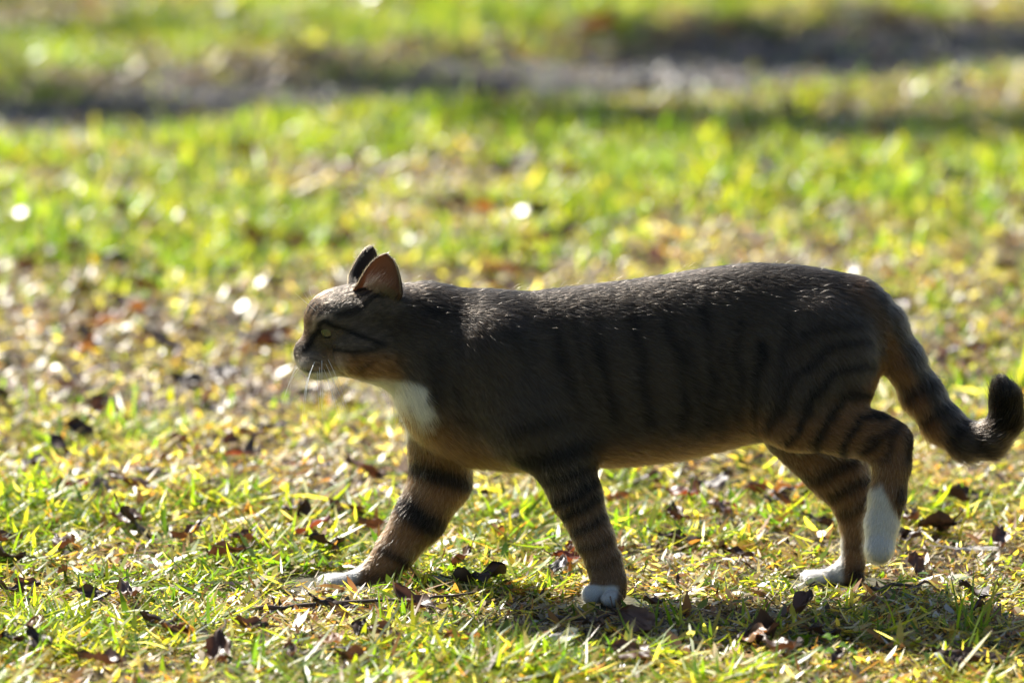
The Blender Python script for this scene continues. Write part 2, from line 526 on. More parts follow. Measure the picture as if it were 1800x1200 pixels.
# ears: cupped shells with thickness joined into the same body mesh
def ear(tip, base, open_dir, width, depth, inward):
    tip, base = np.array(tip), np.array(base)
    up = tip - base; H = np.linalg.norm(up); up = up / H
    op = np.array(open_dir, float); op -= (op @ up) * up; op /= np.linalg.norm(op)
    sd = np.cross(up, op)
    nu, nv = 19, 15
    vv = np.linspace(-.25, 1, nv); uu = np.linspace(-1, 1, nu)
    vs, fs = [], []
    for layer in (0, 1):
        for v in vv:
            w = width * (max(0, 1 - max(v, 0) ** 1.5)) ** .60 + .0006
            c = depth * (1 - .8 * max(v, 0))
            for u in uu:
                ph = u * math.radians(105)
                thick = .0012 if layer else -.0012
                thick *= 1 - .5 * max(v, 0)
                pt = base + up * (v * H) + sd * (math.sin(ph) / math.sin(math.radians(90)) * (w + thick)) - op * ((math.cos(ph) - .1) * (c + thick)) + inward * (max(0, .16 - v) * .055)
                vs.append(pt)
    n = nu * nv
    idx = lambda l, i, j: l * n + i * nu + j
    for i in range(nv - 1):
        for j in range(nu - 1):
            fs.append((idx(1, i, j), idx(1, i, j + 1), idx(1, i + 1, j + 1), idx(1, i + 1, j)))
            fs.append((idx(0, i, j), idx(0, i + 1, j), idx(0, i + 1, j + 1), idx(0, i, j + 1)))
        fs.append((idx(0, i, 0), idx(1, i, 0), idx(1, i + 1, 0), idx(0, i + 1, 0)))
        fs.append((idx(1, i, nu - 1), idx(0, i, nu - 1), idx(0, i + 1, nu - 1), idx(1, i + 1, nu - 1)))
    for j in range(nu - 1):
        i = nv - 1
        fs.append((idx(1, i, j), idx(1, i, j + 1), idx(0, i, j + 1), idx(0, i, j)))
    inner = np.array([1.0] * n + [0.0] * n)
    hgt = np.array([max(v, 0) for l in (0, 1) for v in vv for u in uu])
    return np.array(vs), np.array(fs), inner, hgt
def loc(px, py, n):     # head-local lateral offset n, at photograph position
    Yg = (HO + n * HN)[1]
    return pix(px, py, Yg)
ears = []
e1 = ear(loc(680, 446, .029), loc(667, 520, .029), HN * .86 + HF * .5, .0215, .0140, -HN)
e2 = ear(loc(652, 433, -.030), loc(640, 500, -.026), -HN * .75 + HF * .66, .0205, .0125, HN)
nb = len(V)
inner = np.zeros(nb); earmask = np.zeros(nb); earh = np.zeros(nb)
for (ev, ef, inn, hg), wch in ((e1, 1), (e2, 2)):
    off = len(V)
    V = np.vstack([V, ev]); Q = np.vstack([Q, ef + off])
    inner = np.concatenate([inner, inn]); earmask = np.concatenate([earmask, np.full(len(ev), wch)]); earh = np.concatenate([earh, hg])

# ---- coat colour
BASE = np.array([.060, .046, .034]); DARK = np.array([.006, .005, .0045]); WARM = np.array([.24, .118, .045]); WHITE = np.array([.62, .60, .56]); BACK = np.array([.015, .011, .008])
def stroke(px, py, pts, w):
    out = np.full(len(px), 1e9)
    p = np.stack([px, py], 1)
    pts = np.array(pts, float)
    for a, b in zip(pts[:-1], pts[1:]):
        ab = b - a
        t = np.clip((p - a) @ ab / (ab @ ab), 0, 1)
        out = np.minimum(out, np.linalg.norm(p - a - t[:, None] * ab, axis=1))
    return np.exp(-(out / w) ** 2)
HEAD_ST = [([(526, 646), (540, 652), (556, 653), (574, 650)], 2.2, .9), ([(532, 628), (550, 630), (566, 634)], 1.8, .7), ([(534, 637), (552, 638), (566, 642)], 1.6, .6), ([(576, 569), (600, 578), (632, 590), (656, 600), (672, 604)], 3.6, .95), ([(588, 614), (620, 618), (648, 614), (668, 606)], 3.2, .8),
           ([(562, 580), (552, 590), (545, 604), (536, 614)], 6, 1), ([(560, 572), (570, 564), (582, 570)], 4, 1), ([(560, 580), (570, 590), (580, 586)], 3, .8), ([(628, 650), (640, 642), (652, 634)], 5, .6),
           ([(556, 530), (575, 520), (600, 505)], 3, .7), ([(560, 545), (580, 532), (606, 520)], 3, .6), ([(575, 560), (600, 556), (630, 560)], 4, .35),
           ([(690, 560), (720, 590), (735, 640)], 9, .5), ([(660, 560), (690, 590), (700, 630)], 7, .4)]
TORSO_ST = [([(795, 590), (805, 640), (800, 700)], 8, .5), ([(840, 620), (880, 690), (900, 760)], 8, .5), ([(745, 620), (760, 660), (752, 690)], 8, .5), ([(800, 730), (850, 745), (900, 770)], 8, .45), ([(1010, 560), (1025, 640), (1045, 700)], 6, .5), ([(1200, 600), (1222, 680), (1225, 760)], 6, .5), ([(1270, 600), (1275, 690), (1268, 770)], 6, .6), ([(930, 600), (958, 680), (980, 750)], 6, .45), ([(745, 540), (790, 545), (830, 552)], 9, .6), ([(765, 700), (775, 660), (770, 620)], 9, .5),
            ([(1335, 600), (1330, 680), (1318, 770)], 8, .8), ([(1300, 560), (1300, 660), (1288, 760)], 8, .7),
            ([(1230, 540), (1250, 640), (1245, 740)], 9, .7), ([(1165, 540), (1195, 640), (1200, 740)], 9, .65), ([(1105, 540), (1125, 640), (1140, 740)], 10, .6),
            ([(1035, 540), (1060, 640), (1075, 730)], 10, .6), ([(965, 545), (990, 640), (1010, 720)], 10, .5), ([(890, 560), (925, 640), (955, 720)], 10, .5),
            ([(840, 580), (865, 660), (890, 740)], 10, .45), ([(1380, 560), (1378, 640), (1360, 720)], 8, .6)]
NH_ST = [([(1530, 640), (1470, 660), (1420, 710), (1385, 780)], 8, .9), ([(1525, 600), (1450, 615), (1390, 670), (1350, 760)], 8, .8),
         ([(1540, 685), (1490, 700), (1450, 740), (1425, 795)], 8, .9), ([(1560, 715), (1520, 730), (1490, 765), (1475, 810)], 8, .9),
         ([(1520, 570), (1440, 575), (1370, 620)], 8, .6), ([(1580, 735), (1550, 755), (1520, 800)], 8, .8), ([(1606, 765), (1602, 850), (1588, 915)], 15, 1.1), ([(1575, 745), (1560, 770), (1550, 810)], 10, .7)]
NF_ST = [([(915, 815), (980, 800), (1050, 775)], 13, 1), ([(930, 842), (990, 838), (1055, 815)], 7, .8), ([(965, 882), (1010, 872), (1060, 838)], 9, 1), ([(985, 908), (1025, 893), (1070, 862)], 8, 1),
         ([(1005, 935), (1040, 925), (1082, 900)], 7, .8), ([(1020, 965), (1055, 960), (1092, 940)], 7, .6), ([(1030, 1000), (1065, 995), (1100, 975)], 6, .4), ([(900, 760), (960, 740), (1030, 720)], 11, .6),
         ([(1100, 960), (1108, 1000), (1106, 1045)], 9, .7)]
FF_ST = [([(718, 815), (760, 830), (800, 842), (850, 855)], 17, 1), ([(695, 878), (720, 895), (745, 915), (775, 928)], 19, 1.1), ([(675, 962), (705, 980), (730, 998)], 8, .75), ([(700, 775), (745, 765), (790, 775)], 8, .35),
         ([(650, 1010), (690, 1015), (720, 1000)], 8, .5)]
FH_ST = [([(1370, 815), (1420, 850), (1500, 815)], 13, .8), ([(1400, 870), (1450, 880), (1530, 840)], 11, .8), ([(1470, 905), (1500, 900), (1530, 880)], 9, .7), ([(1475, 965), (1500, 960), (1530, 955)], 7, .4), ([(1500, 1010), (1530, 1000)], 12, .8)]

def coat(P, ear_id=None, inner=None, earh=None):
    """coat colour, part weights and hair flow at points of the skin"""
    n = len(P)
    D = np.stack([part_d(pt, P) for pt in parts], 1)
    W = np.exp(-np.clip(D - D.min(1, keepdims=True), 0, .1) / .0045)
    W /= W.sum(1, keepdims=True)
    names = [pt.name for pt in parts]
    w = {k: W[:, i] for i, k in enumerate(names)}
    Pm = P.copy(); Pm[:, 1] = -np.abs(P[:, 1])
    hl = (P - HO) @ HM.T
    hm = hl.copy(); hm[:, 1] = np.abs(hl[:, 1])
    Ph = HO + hm @ HM
    tx_, ty_ = to_px(Pm)
    hx, hy_ = to_px(Ph)
    px, py = to_px(P)
    wv = vnoise(P, 45, 4) - .5; wv2 = vnoise(P, 120, 5) - .5; wv3 = vnoise(P, 22, 6) - .5
    jx, jy = wv * 18 + wv2 * 8, wv3 * 24 + wv2 * 8
    def strokes(lst, x, y, jit=1.0, wf=1.1):
        o = np.zeros(n)
        for pts, wd, stn in lst: o = np.maximum(o, 1.15 * stn * stroke(x + jx * jit, y + jy * jit, pts, wd * wf))
        return np.clip(o, 0, 1)
    col = np.repeat(BASE[None], n, 0)
    def mix(c, f): return col * (1 - f[:, None]) + np.array(c)[None] * f[:, None]
    # torso
    top = np.interp(tx_, Torso.st[:, 0], Torso.st[:, 1]); bot = np.interp(tx_, Torso.st[:, 0], Torso.st[:, 2])
    rel = np.clip((ty_ - top) / (bot - top), 0, 1)
    tw = w['torso'] + w['neck'] + .5 * w['near_hind'] + .5 * w['far_hind']
    col = mix(BACK, sstep(.42, .0, rel + wv3 * .2) * np.clip(tw, 0, 1) * .8)
    col = mix(WARM, sstep(.80, 1.02, rel + wv3 * .12) * np.clip(w['torso'] + w['near_hind'], 0, 1) * .6)
    col = mix(WARM * .8, sstep(.62, .95, rel + wv3 * .2) * w['torso'] * sstep(900, 760, tx_) * .6)
    brk = np.clip(.62 + 1.1 * vnoise(P * np.array([1, 1, .6]), 70, 8), .45, 1.3)
    st = brk * strokes(TORSO_ST, tx_, ty_, 1.0) * (w['torso'] + w['neck'] + .6 * (w['near_hind'] + w['far_hind']))
    st = np.maximum(st, sstep(.13, .02, rel + wv * .06) * .75 * w['torso'])
    st = np.maximum(st, np.clip(brk + .15, 0, 1) * strokes(NH_ST, tx_, ty_, .9) * (w['near_hind'] + .6 * w['torso'] * sstep(1330, 1400, tx_) + w['far_hind'] * sstep(790, 760, ty_)))
    # legs
    warm_l = w['far_front'] * sstep(740, 820, py) + w['far_hind'] * sstep(780, 820, py) + w['near_front'] * .65 * sstep(830, 950, py) + .12 * w['near_hind'] * sstep(790, 830, py)
    inn_l = sstep(.0, .012, (P[:, 1] - NF)) * w['near_front'] * sstep(800, 860, py)
    col = mix(WARM * 1.05 + .02, np.clip(warm_l * .85 + inn_l * .4, 0, 1))
    st = np.maximum(st, strokes(NF_ST, px, py, .45, 1.25) * w['near_front'])
    st = np.maximum(st, strokes(FF_ST, px, py, .45, 1.25) * w['far_front'])
    st = np.maximum(st, strokes(FH_ST, px, py, .5, 1.25) * w['far_hind'])
    # tail
    tl = parts[-1].prims[0]
    cum = np.concatenate([[0], np.cumsum(np.linalg.norm(np.diff(tl.P, axis=0), axis=1))])
    best = np.full(n, 1e9); arc = np.zeros(n)
    for i in range(len(tl.P) - 1):
        A, B = tl.P[i], tl.P[i + 1]; ab = B - A
        t = np.clip((P - A) @ ab / (ab @ ab), 0, 1); dd = np.linalg.norm(P - A - t[:, None] * ab, axis=1)
        mk = dd < best; best[mk] = dd[mk]; arc[mk] = (cum[i] + t * (cum[i + 1] - cum[i]))[mk]
    rel_t = arc / cum[-1]
    ring = .5 + .5 * np.sin(arc * 2 * math.pi / .030 + wv * 2)
    ring = sstep(.55, .9, ring) * sstep(.2, .35, rel_t)
    under = sstep(.004, -.008, ((P - pix(1600, 640, 0)) @ np.array([.88, 0, .47]))) * sstep(.72, .55, rel_t)
    col = mix(WARM * .9, w['tail'] * under * .8)
    st = np.maximum(st, w['tail'] * np.clip(np.maximum(ring * .8, sstep(.80, .86, rel_t)), 0, 1))
    # head
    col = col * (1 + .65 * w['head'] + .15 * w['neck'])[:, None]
    hd = w['head'] + .6 * w['neck'] * sstep(745, 700, px)
    col = mix(WARM * 1.0, np.clip(sstep(606, 636, hy_ + wv3 * 14) * sstep(545, 575, hx) * sstep(740, 670, hx) * hd, 0, 1) * .85)
    col = mix(WARM * .8, np.clip(sstep(575, 540, hx + (hy_ - 560) * .3) * sstep(612, 590, hy_) * hd, 0, 1) * .4)
    lm = strokes([([(556, 562), (566, 556), (582, 556)], 4, .9), ([(536, 634), (555, 640), (592, 638)], 13, 1), ([(548, 580), (553, 570), (551, 560)], 4, .8)], hx, hy_, .1) * np.clip(hd, 0, 1)
    col = mix(np.array([.34, .25, .17]), lm * .9)
    st = np.maximum(st, strokes(HEAD_ST, hx, hy_, .12) * np.clip(hd * 1.2, 0, 1))
    lat = np.abs(hl[:, 1])
    fm = sstep(.012, .022, hl[:, 2]) * w['head'] * sstep(.3, .75, .5 + .5 * np.sin(lat * 2 * math.pi / .0075 + wv * 1.5 + hl[:, 0] * 60))
    st = np.maximum(st, fm * .9)
    col = col * (1 - st[:, None] * .97) + DARK[None] * st[:, None] * .97
    # white: chin, throat and bib, socks
    chin = sstep(-.032, -.037, hl[:, 2] + wv2 * .004) * sstep(.020, .034, hl[:, 0]) * w['head']
    pad = sstep(-.020, -.027, hl[:, 2]) * sstep(.054, .062, hl[:, 0]) * w['head'] * .25
    bx, by = px + jx * .9 + wv2 * 14, py + jy * .7
    bib = sstep(14, -6, stroke_d(bx, by, [(600, 678), (650, 680), (700, 684), (730, 692)]) - 13) + sstep(12, -6, stroke_d(bx, by, [(705, 685), (728, 692), (748, 728)]) - 11)
    bib = np.clip(bib, 0, 1) * (w['torso'] + w['neck'] + .8 * w['head'] + w['far_front'] * sstep(760, 720, py))
    sock = w['near_front'] * np.clip(sstep(1026, 1032, py + wv2 * 6) * sstep(1090, 1082, px + (py - 1040) * .2), 0, 1)
    sock += w['far_front'] * sstep(640, 618, px + wv2 * 8 - (1010 - py) * .35)
    sock += w['near_hind'] * sstep(852, 876, py + wv2 * 16 + wv * 30) * sstep(-2, -14, (px - np.interp(py, [860, 920, 960], [1562, 1592, 1640])))
    sock += w['far_hind'] * np.clip(sstep(1466, 1448, px - (1000 - py) * .1) * sstep(985, 1000, py) + sstep(1487, 1477, px) * sstep(930, 950, py), 0, 1)
    wh = np.clip(np.maximum.reduce([chin, pad, bib, sock]), 0, 1)
    col = col * (1 - wh[:, None]) + WHITE[None] * wh[:, None]
    if ear_id is not None:
        e = ear_id > 0
        oc = np.where((earh[:, None] > .35), DARK[None] * 1.6, BASE[None] * .6)
        ic = np.repeat(np.array([[.22, .13, .085]]), n, 0)
        ec = oc * (1 - inner[:, None]) + ic * inner[:, None]
        far = ear_id == 2
        ec[far] = (BASE[None] * .55 * np.ones((n, 1)))[far]
        col[e] = ec[e]
    # flow
    fl = np.zeros((n, 3))
    for i, pt in enumerate(parts):
        pd = np.stack([pr.d(P) for pr in pt.prims], 1)
        pw = np.exp(-np.clip(pd - pd.min(1, keepdims=True), 0, .1) / .004); pw /= pw.sum(1, keepdims=True)
        f = sum(pw[:, j:j + 1] * pr.flow(P) for j, pr in enumerate(pt.prims))
        fl += W[:, i:i + 1] * f
    return col, w, unit(fl), st, wh, hl, rel
def stroke_d(px, py, pts):
    s = stroke(px, py, pts, 1000.0)
    return np.sqrt(-np.log(np.clip(s, 1e-12, 1))) * 1000.0

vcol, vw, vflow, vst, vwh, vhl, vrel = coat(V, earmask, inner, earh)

def fur_skin_material():
    m, nt, out = mat_new('cat_skin')
    a = attr_node(nt, 'coat')
    p = nt.nodes.new('ShaderNodeBsdfPrincipled')
    p.inputs['Roughness'].default_value = .75
    p.inputs['Specular IOR Level'].default_value = .15
    mul = nt.nodes.new('ShaderNodeMix'); mul.data_type = 'RGBA'; mul.blend_type = 'MULTIPLY'; mul.inputs[0].default_value = 1
    mul.inputs[7].default_value = (.7, .7, .7, 1)
    nt.links.new(a.outputs['Color'], mul.inputs[6])
    nt.links.new(mul.outputs[2], p.inputs['Base Color'])
    tr = nt.nodes.new('ShaderNodeBsdfTranslucent'); tr.inputs[0].default_value = (.30, .16, .09, 1)
    th = attr_node(nt, 'thin')
    mx = nt.nodes.new('ShaderNodeMixShader')
    nt.links.new(th.outputs['Fac'], mx.inputs[0]); nt.links.new(p.outputs[0], mx.inputs[1]); nt.links.new(tr.outputs[0], mx.inputs[2])
    nt.links.new(mx.outputs[0], out.inputs[0])
    return m

cat = new_obj('cat', None, label='brown tabby cat with white bib and paws walking across the grass', category='cat')
cat.empty_display_size = .1
cat.location = (0, 0, 0)
body_me = mesh_np('cat_body', V, Q, np.full(len(Q), 4), fur_skin_material(), attrs={'coat': vcol, 'thin': np.where(earmask == 1, .45, np.where(earmask == 2, .15, 0.0))})
body = new_obj('body', body_me, cat)

# ---- fur
tri = np.vstack([Q[:, [0, 1, 2]], Q[:, [0, 2, 3]]])
e1_, e2_ = V[tri[:, 1]] - V[tri[:, 0]], V[tri[:, 2]] - V[tri[:, 0]]
cr = np.cross(e1_, e2_)
area = np.linalg.norm(cr, axis=1) / 2
VN = np.zeros_like(V)
for k in range(3):
    np.add.at(VN, tri[:, k], cr)
VN = unit(VN)
cent = V[tri].mean(1)
EYE_L = [np.array([.0385, s * .0185, .0060]) for s in (1, -1)]
chl = (cent - HO) @ HM.T
dens = np.ones(len(tri))
ishead = vw['head'][tri[:, 0]]
dens *= 1 + 1.6 * ishead
dens *= 1 + .6 * (vw['near_front'] + vw['far_front'] + vw['near_hind'] + vw['far_hind'])[tri[:, 0]]
em = earmask[tri[:, 0]] > 0
dens[em] = 2.2
dens[(em) & (inner[tri].mean(1) > .5)] = .9
for E in EYE_L:
    dens[(np.linalg.norm(chl - E, axis=1) < .0095) & ~em] = 0
dens[(np.linalg.norm(chl - np.array([.067, 0, -.0205]), axis=1) < .0052)] = 0
NH_COUNT = 300000
pr_ = area * dens; pr_ /= pr_.sum()
ti = rng.choice(len(tri), NH_COUNT, p=pr_)
r1, r2 = np.sqrt(rng.random(NH_COUNT)), rng.random(NH_COUNT)
bc = np.stack([1 - r1, r1 * (1 - r2), r1 * r2], 1)
R = (V[tri[ti]] * bc[:, :, None]).sum(1)
Nn = unit((VN[tri[ti]] * bc[:, :, None]).sum(1))
ei = earmask[tri[ti, 0]]; inn_s = (inner[tri[ti]] * bc).sum(1); eh_s = (earh[tri[ti]] * bc).sum(1)
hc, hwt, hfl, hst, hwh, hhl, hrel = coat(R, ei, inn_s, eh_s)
isear = ei > 0
legs = hwt['near_front'] + hwt['far_front'] + hwt['near_hind'] + hwt['far_hind']
L = .0092 * hwt['torso'] + .0090 * hwt['neck'] + .0115 * hwt['tail'] + .0056 * legs + .0048 * hwt['head']
px_, py_ = to_px(R)
L *= 1 + .35 * sstep(.8, 1, hrel) * hwt['torso']
L *= 1 - .6 * sstep(940, 1020, py_) * legs
snout = sstep(.020, .055, hhl[:, 0]) * hwt['head']
L = L * (1 - .62 * snout) + .0030 * hwt['head'] * sstep(.028, .0, hhl[:, 0]) * sstep(.03, .01, hhl[:, 2])
L *= 1 + .7 * hwh * sstep(.04, .0, hhl[:, 0]) * (hwt['neck'] + hwt['torso'] + .5 * hwt['head'])
L[isear] = np.where(inn_s[isear] > .5, .0050, .0034)
L *= rng.uniform(.65, 1.2, NH_COUNT)
fl = hfl.copy()
earup = np.array([-.05, 0, 1.0]); fl[isear] = earup
innear = isear & (inn_s > .5)
fl[innear] = unit((HF * -.9 + HU * .55)[None])
# clumping: neighbouring hairs lean together, plus a stray share
def nvec(P, f, s): return np.stack([vnoise(P, f, s) - .5, vnoise(P, f, s + 1) - .5, vnoise(P, f, s + 2) - .5], 1)
T = fl + nvec(R, 220, 20) * .55 + nvec(R, 35, 30) * .35 + rng.normal(0, .13, (NH_COUNT, 3))
T = T - (T * Nn).sum(1, keepdims=True) * Nn
T = unit(T)
lift = np.clip(rng.normal(.34 - .11 * hwt['torso'] - .08 * hwt['neck'], .12, NH_COUNT), .05, 1.0)
gprob = .010 + .05 * legs * sstep(770, 830, py_) + .05 * sstep(.85, 1.0, hrel) * hwt['torso'] + .05 * hwh + .03 * hwt['tail'] - .015 * hwt['head']
guard = (rng.random(NH_COUNT) < gprob) & ~isear
lift[guard] = rng.uniform(.55, 1.3, guard.sum())
L[guard] *= rng.uniform(1.0, 1.35, guard.sum()) * (1 + .25 * legs[guard])
lift[isear] = .45
K = 5
tt = np.linspace(0, 1, K)
droop = np.array([0, 0, -1.0])
pts = R[:, None] + L[:, None, None] * (T[:, None] * tt[None, :, None] + Nn[:, None] * (lift[:, None] * (tt - .38 * tt ** 2))[:, :, None] + droop * (.10 * tt ** 2)[None, :, None])
rad0 = np.where(isear, .00007, .000105 - .00003 * hwt['head'])
rad0 = np.where(guard, rad0 * .65, rad0)
radp = rad0[:, None] * np.array([1, 1, .9, .6, .12])[None]
# banded (agouti) hairs
tipd = np.where(rng.random(NH_COUNT) < .5, rng.uniform(.25, .6, NH_COUNT), rng.uniform(.9, 1.7, NH_COUNT))
tipd = tipd * (1 - hwh) + 1.0 * hwh
clump = .55 + .9 * vnoise(R, 330, 70) * .6 + .9 * vnoise(R, 750, 73) * .4
clump = np.clip(clump + hwt['head'] * 1.5 * (clump - 1.0), .25, 2)
var = np.where(hwh > .5, rng.uniform(.85, 1.15, NH_COUNT), np.exp(rng.normal(0, .30, NH_COUNT)))[:, None]
bc_ = np.clip(hc * var * np.where(hwh > .5, .8 + .2 * clump, clump)[:, None], .003, .9)
band = np.array([.65, .8, 1.0, 1.0, 1.0])
hcol = bc_[:, None, :] * band[None, :, None]
hcol[:, 3] *= (1 + (tipd - 1) * .5)[:, None]; hcol[:, 4] *= tipd[:, None]
gw = np.clip(.12 + .5 * legs * sstep(770, 830, py_) + .5 * hwh, 0, .9)[guard][:, None, None] * (.35 + .65 * (1 - hst[guard]))[:, None, None]
hcol[guard] = hcol[guard] * (1 - gw) + np.array([.50, .40, .27]) * gw
hcol = np.clip(hcol, .003, .88)

def hair_material():
    m, nt, out = mat_new('cat_fur')
    a = attr_node(nt, 'coat')
    h = nt.nodes.new('ShaderNodeBsdfHairPrincipled')
    h.model = 'CHIANG'
    h.parametrization = 'COLOR'
    nt.links.new(a.outputs['Color'], h.inputs['Color'])
    h.inputs['Roughness'].default_value = .26
    h.inputs['IOR'].default_value = 1.32
    h.inputs['Radial Roughness'].default_value = .45
    h.inputs['Coat'].default_value = 0.0
    nt.links.new(h.outputs[0], out.inputs[0])
    return m
def curves_obj(name, P3, rad, colr, mat, parent):
    n, k = P3.shape[:2]
    cu = bpy.data.hair_curves.new(name)
    cu.add_curves([k] * n)
    cu.attributes['position'].data.foreach_set('vector', P3.astype(np.float32).ravel())
    ra = cu.attributes.get('radius') or cu.attributes.new('radius', 'FLOAT', 'POINT')
    ra.data.foreach_set('value', rad.astype(np.float32).ravel())
    ca = cu.attributes.new('coat', 'FLOAT_COLOR', 'POINT')
    ca.data.foreach_set('color', np.concatenate([colr, np.ones((n, k, 1))], 2).astype(np.float32).ravel())
    cu.materials.append(mat)
    return new_obj(name, cu, parent)
M_FUR = hair_material()
fur = curves_obj('fur', pts, radp, hcol, M_FUR, cat)

# ---- eyes, nose, whiskers
def simple_mat(name, col, rough=.4, spec=.5, coat=0):
    m, nt, out = mat_new(name)
    p = nt.nodes.new('ShaderNodeBsdfPrincipled')
    tc = nt.nodes.new('ShaderNodeTexCoord'); nz = nt.nodes.new('ShaderNodeTexNoise'); nz.inputs['Scale'].default_value = 400
    nt.links.new(tc.outputs['Object'], nz.inputs['Vector'])
    rp = nt.nodes.new('ShaderNodeValToRGB')
    rp.color_ramp.elements[0].color = (*[v * .75 for v in col], 1); rp.color_ramp.elements[1].color = (*[min(1, v * 1.2) for v in col], 1)
    nt.links.new(nz.outputs['Fac'], rp.inputs[0]); nt.links.new(rp.outputs[0], p.inputs['Base Color'])
    p.inputs['Roughness'].default_value = rough; p.inputs['Specular IOR Level'].default_value = spec
    p.inputs['Coat Weight'].default_value = coat; p.inputs['Coat Roughness'].default_value = .03
    nt.links.new(p.outputs[0], out.inputs[0])
    return m
M_IRIS = simple_mat('cat_iris', (.045, .047, .033), .25, .5, 1.0)
M_PUP = simple_mat('cat_pupil', (.006, .006, .006), .1, .6, 1.0)
M_NOSE = simple_mat('cat_nose', (.10, .048, .040), .32, .5)
M_WHISK = simple_mat('cat_whisker', (.85, .84, .80), .3, .5)
M_LID = simple_mat('cat_lid', (.016, .013, .012), .5, .3)

def lathe_sphere(name, mat, c, r, axes=None, nseg=20, nring=12, squash=(1, 1, 1), cap=None):
    """ellipsoid with its pole along axes[0]; cap keeps only the polar cap down to that angle"""
    ax = np.eye(3) if axes is None else np.array(axes)
    vs, fs = [], []
    end = math.pi if cap is None else cap
    for i in range(nring + 1):
        th = end * i / nring
        for j in range(nseg):
            ph = 2 * math.pi * j / nseg
            q = np.array([math.cos(th), math.sin(th) * math.cos(ph), math.sin(th) * math.sin(ph)]) * r * np.array(squash)
            vs.append(c + q @ ax)
    for i in range(nring):
        for j in range(nseg):
            a, b = i * nseg + j, i * nseg + (j + 1) % nseg
            fs.append((a, a + nseg, b + nseg, b))
    return mesh_np(name, np.array(vs), np.array(fs), np.full(len(fs), 4), mat)

for sgn in (1, -1):
    E = np.array([.0360, sgn * .0152, .0058])
    c = hw_(*E)
    look = unit(HF * .78 + HN * sgn * .62 + HU * .02)
    sdv = unit(np.cross(HU, look)); upv_ = np.cross(look, sdv)
    er = .0112
    eye = new_obj('eye', lathe_sphere('eye', M_IRIS, c, er, [look, sdv, upv_]), cat)
    new_obj('pupil', lathe_sphere('pupil', M_PUP, c, er * 1.012, [look, sdv, upv_], cap=.55, nring=5, squash=(1, .45, 1)), eye)
    # upper and lower lids: partial shells over the ball
    for nm, a0_, a1_ in (('upper_lid', 36, 110), ('lower_lid', -110, -44)):
        vs, fs = [], []
        nu, nv = 15, 7
        for layer in (0, 1):
            for i in range(nv):
                el = math.radians(a0_ + (a1_ - a0_) * i / (nv - 1))
                for j in range(nu):
                    az = math.radians(-88 + 176 * j / (nu - 1))
                    # lid edge closes towards the corners
                    edge = (a0_ if nm == 'upper_lid' else a1_)
                    cl = abs(az) / math.radians(88)
                    el2 = el * (1 - cl ** 2 * .75) if (i == 0 and nm == 'upper_lid') or (i == nv - 1 and nm == 'lower_lid') else el
                    rr = er * (1.05 if layer else 1.015)
                    q = look * math.cos(el2) * math.cos(az) + sdv * math.cos(el2) * math.sin(az) + upv_ * math.sin(el2)
                    vs.append(c + q * rr)
        n_ = nu * nv
        for l in (0, 1):
            for i in range(nv - 1):
                for j in range(nu - 1):
                    a = l * n_ + i * nu + j
                    fs.append((a, a + 1, a + nu + 1, a + nu))
        for j in range(nu - 1):
            for i in (0, nv - 1):
                a = i * nu + j
                fs.append((a, a + 1, n_ + a + 1, n_ + a))
        new_obj(nm, mesh_np(nm, np.array(vs), np.array(fs), np.full(len(fs), 4), M_LID), eye)

# nose leather: rounded wedge with two nostril wings
def nose_mesh():
    vs, fs = [], []
    nu, nv = 13, 9
    for i in range(nv):
        v = i / (nv - 1)
        wdt = .0066 * (1 - v ** 1.3 * .72)
        for j in range(nu):
            u = -1 + 2 * j / (nu - 1)
            nost = .0016 * math.exp(-((abs(u) - .55) / .2) ** 2 - ((v - .5) / .2) ** 2)
            f = .0688 - .0028 * u * u - nost - .0065 * v ** 1.5 - .0022 * (1 - v) ** 3
            vs.append(hw_(f, u * wdt, -.0165 - .0105 * v + .0012 * u * u))
    for i in range(nv - 1):
        for j in range(nu - 1):
            a = i * nu + j
            fs.append((a, a + nu, a + nu + 1, a + 1))
    n = len(vs)   # rear wall so the wedge is closed
    for i in range(nv):
        v = i / (nv - 1)
        for j in range(nu):
            u = -1 + 2 * j / (nu - 1)
            vs.append(hw_(.056, u * .004, -.0175 - .008 * v))
    b = [i * nu for i in range(nv)] + [(nv - 1) * nu + j for j in range(1, nu)] + [i * nu + nu - 1 for i in range(nv - 2, -1, -1)] + [j for j in range(nu - 2, 0, -1)]
    for a, c2 in zip(b, b[1:] + b[:1]):
        fs.append((a, c2, n + c2, n + a))
    return mesh_np('nose', np.array(vs), np.array(fs), np.full(len(fs), 4), M_NOSE)
new_obj('nose', nose_mesh(), cat)

def tube_mesh(name, pts, rads, mat, sides=6):
    pts = np.array(pts, float); vs, fs = [], []
    n = len(pts)
    for i in range(n):
        t = unit(pts[min(i + 1, n - 1)] - pts[max(i - 1, 0)])
        a = unit(np.cross(t, [.31, .2, .93])); b = np.cross(t, a)
        for k in range(sides):
            an = 2 * math.pi * k / sides
            vs.append(pts[i] + (a * math.cos(an) + b * math.sin(an)) * rads[i])
    for i in range(n - 1):
        for k in range(sides):
            q, r = i * sides + k, i * sides + (k + 1) % sides
            fs.append((q, r, r + sides, q + sides))
    me = mesh_np(name, np.array(vs), np.array(fs), np.full(len(fs), 4), mat)
    return me

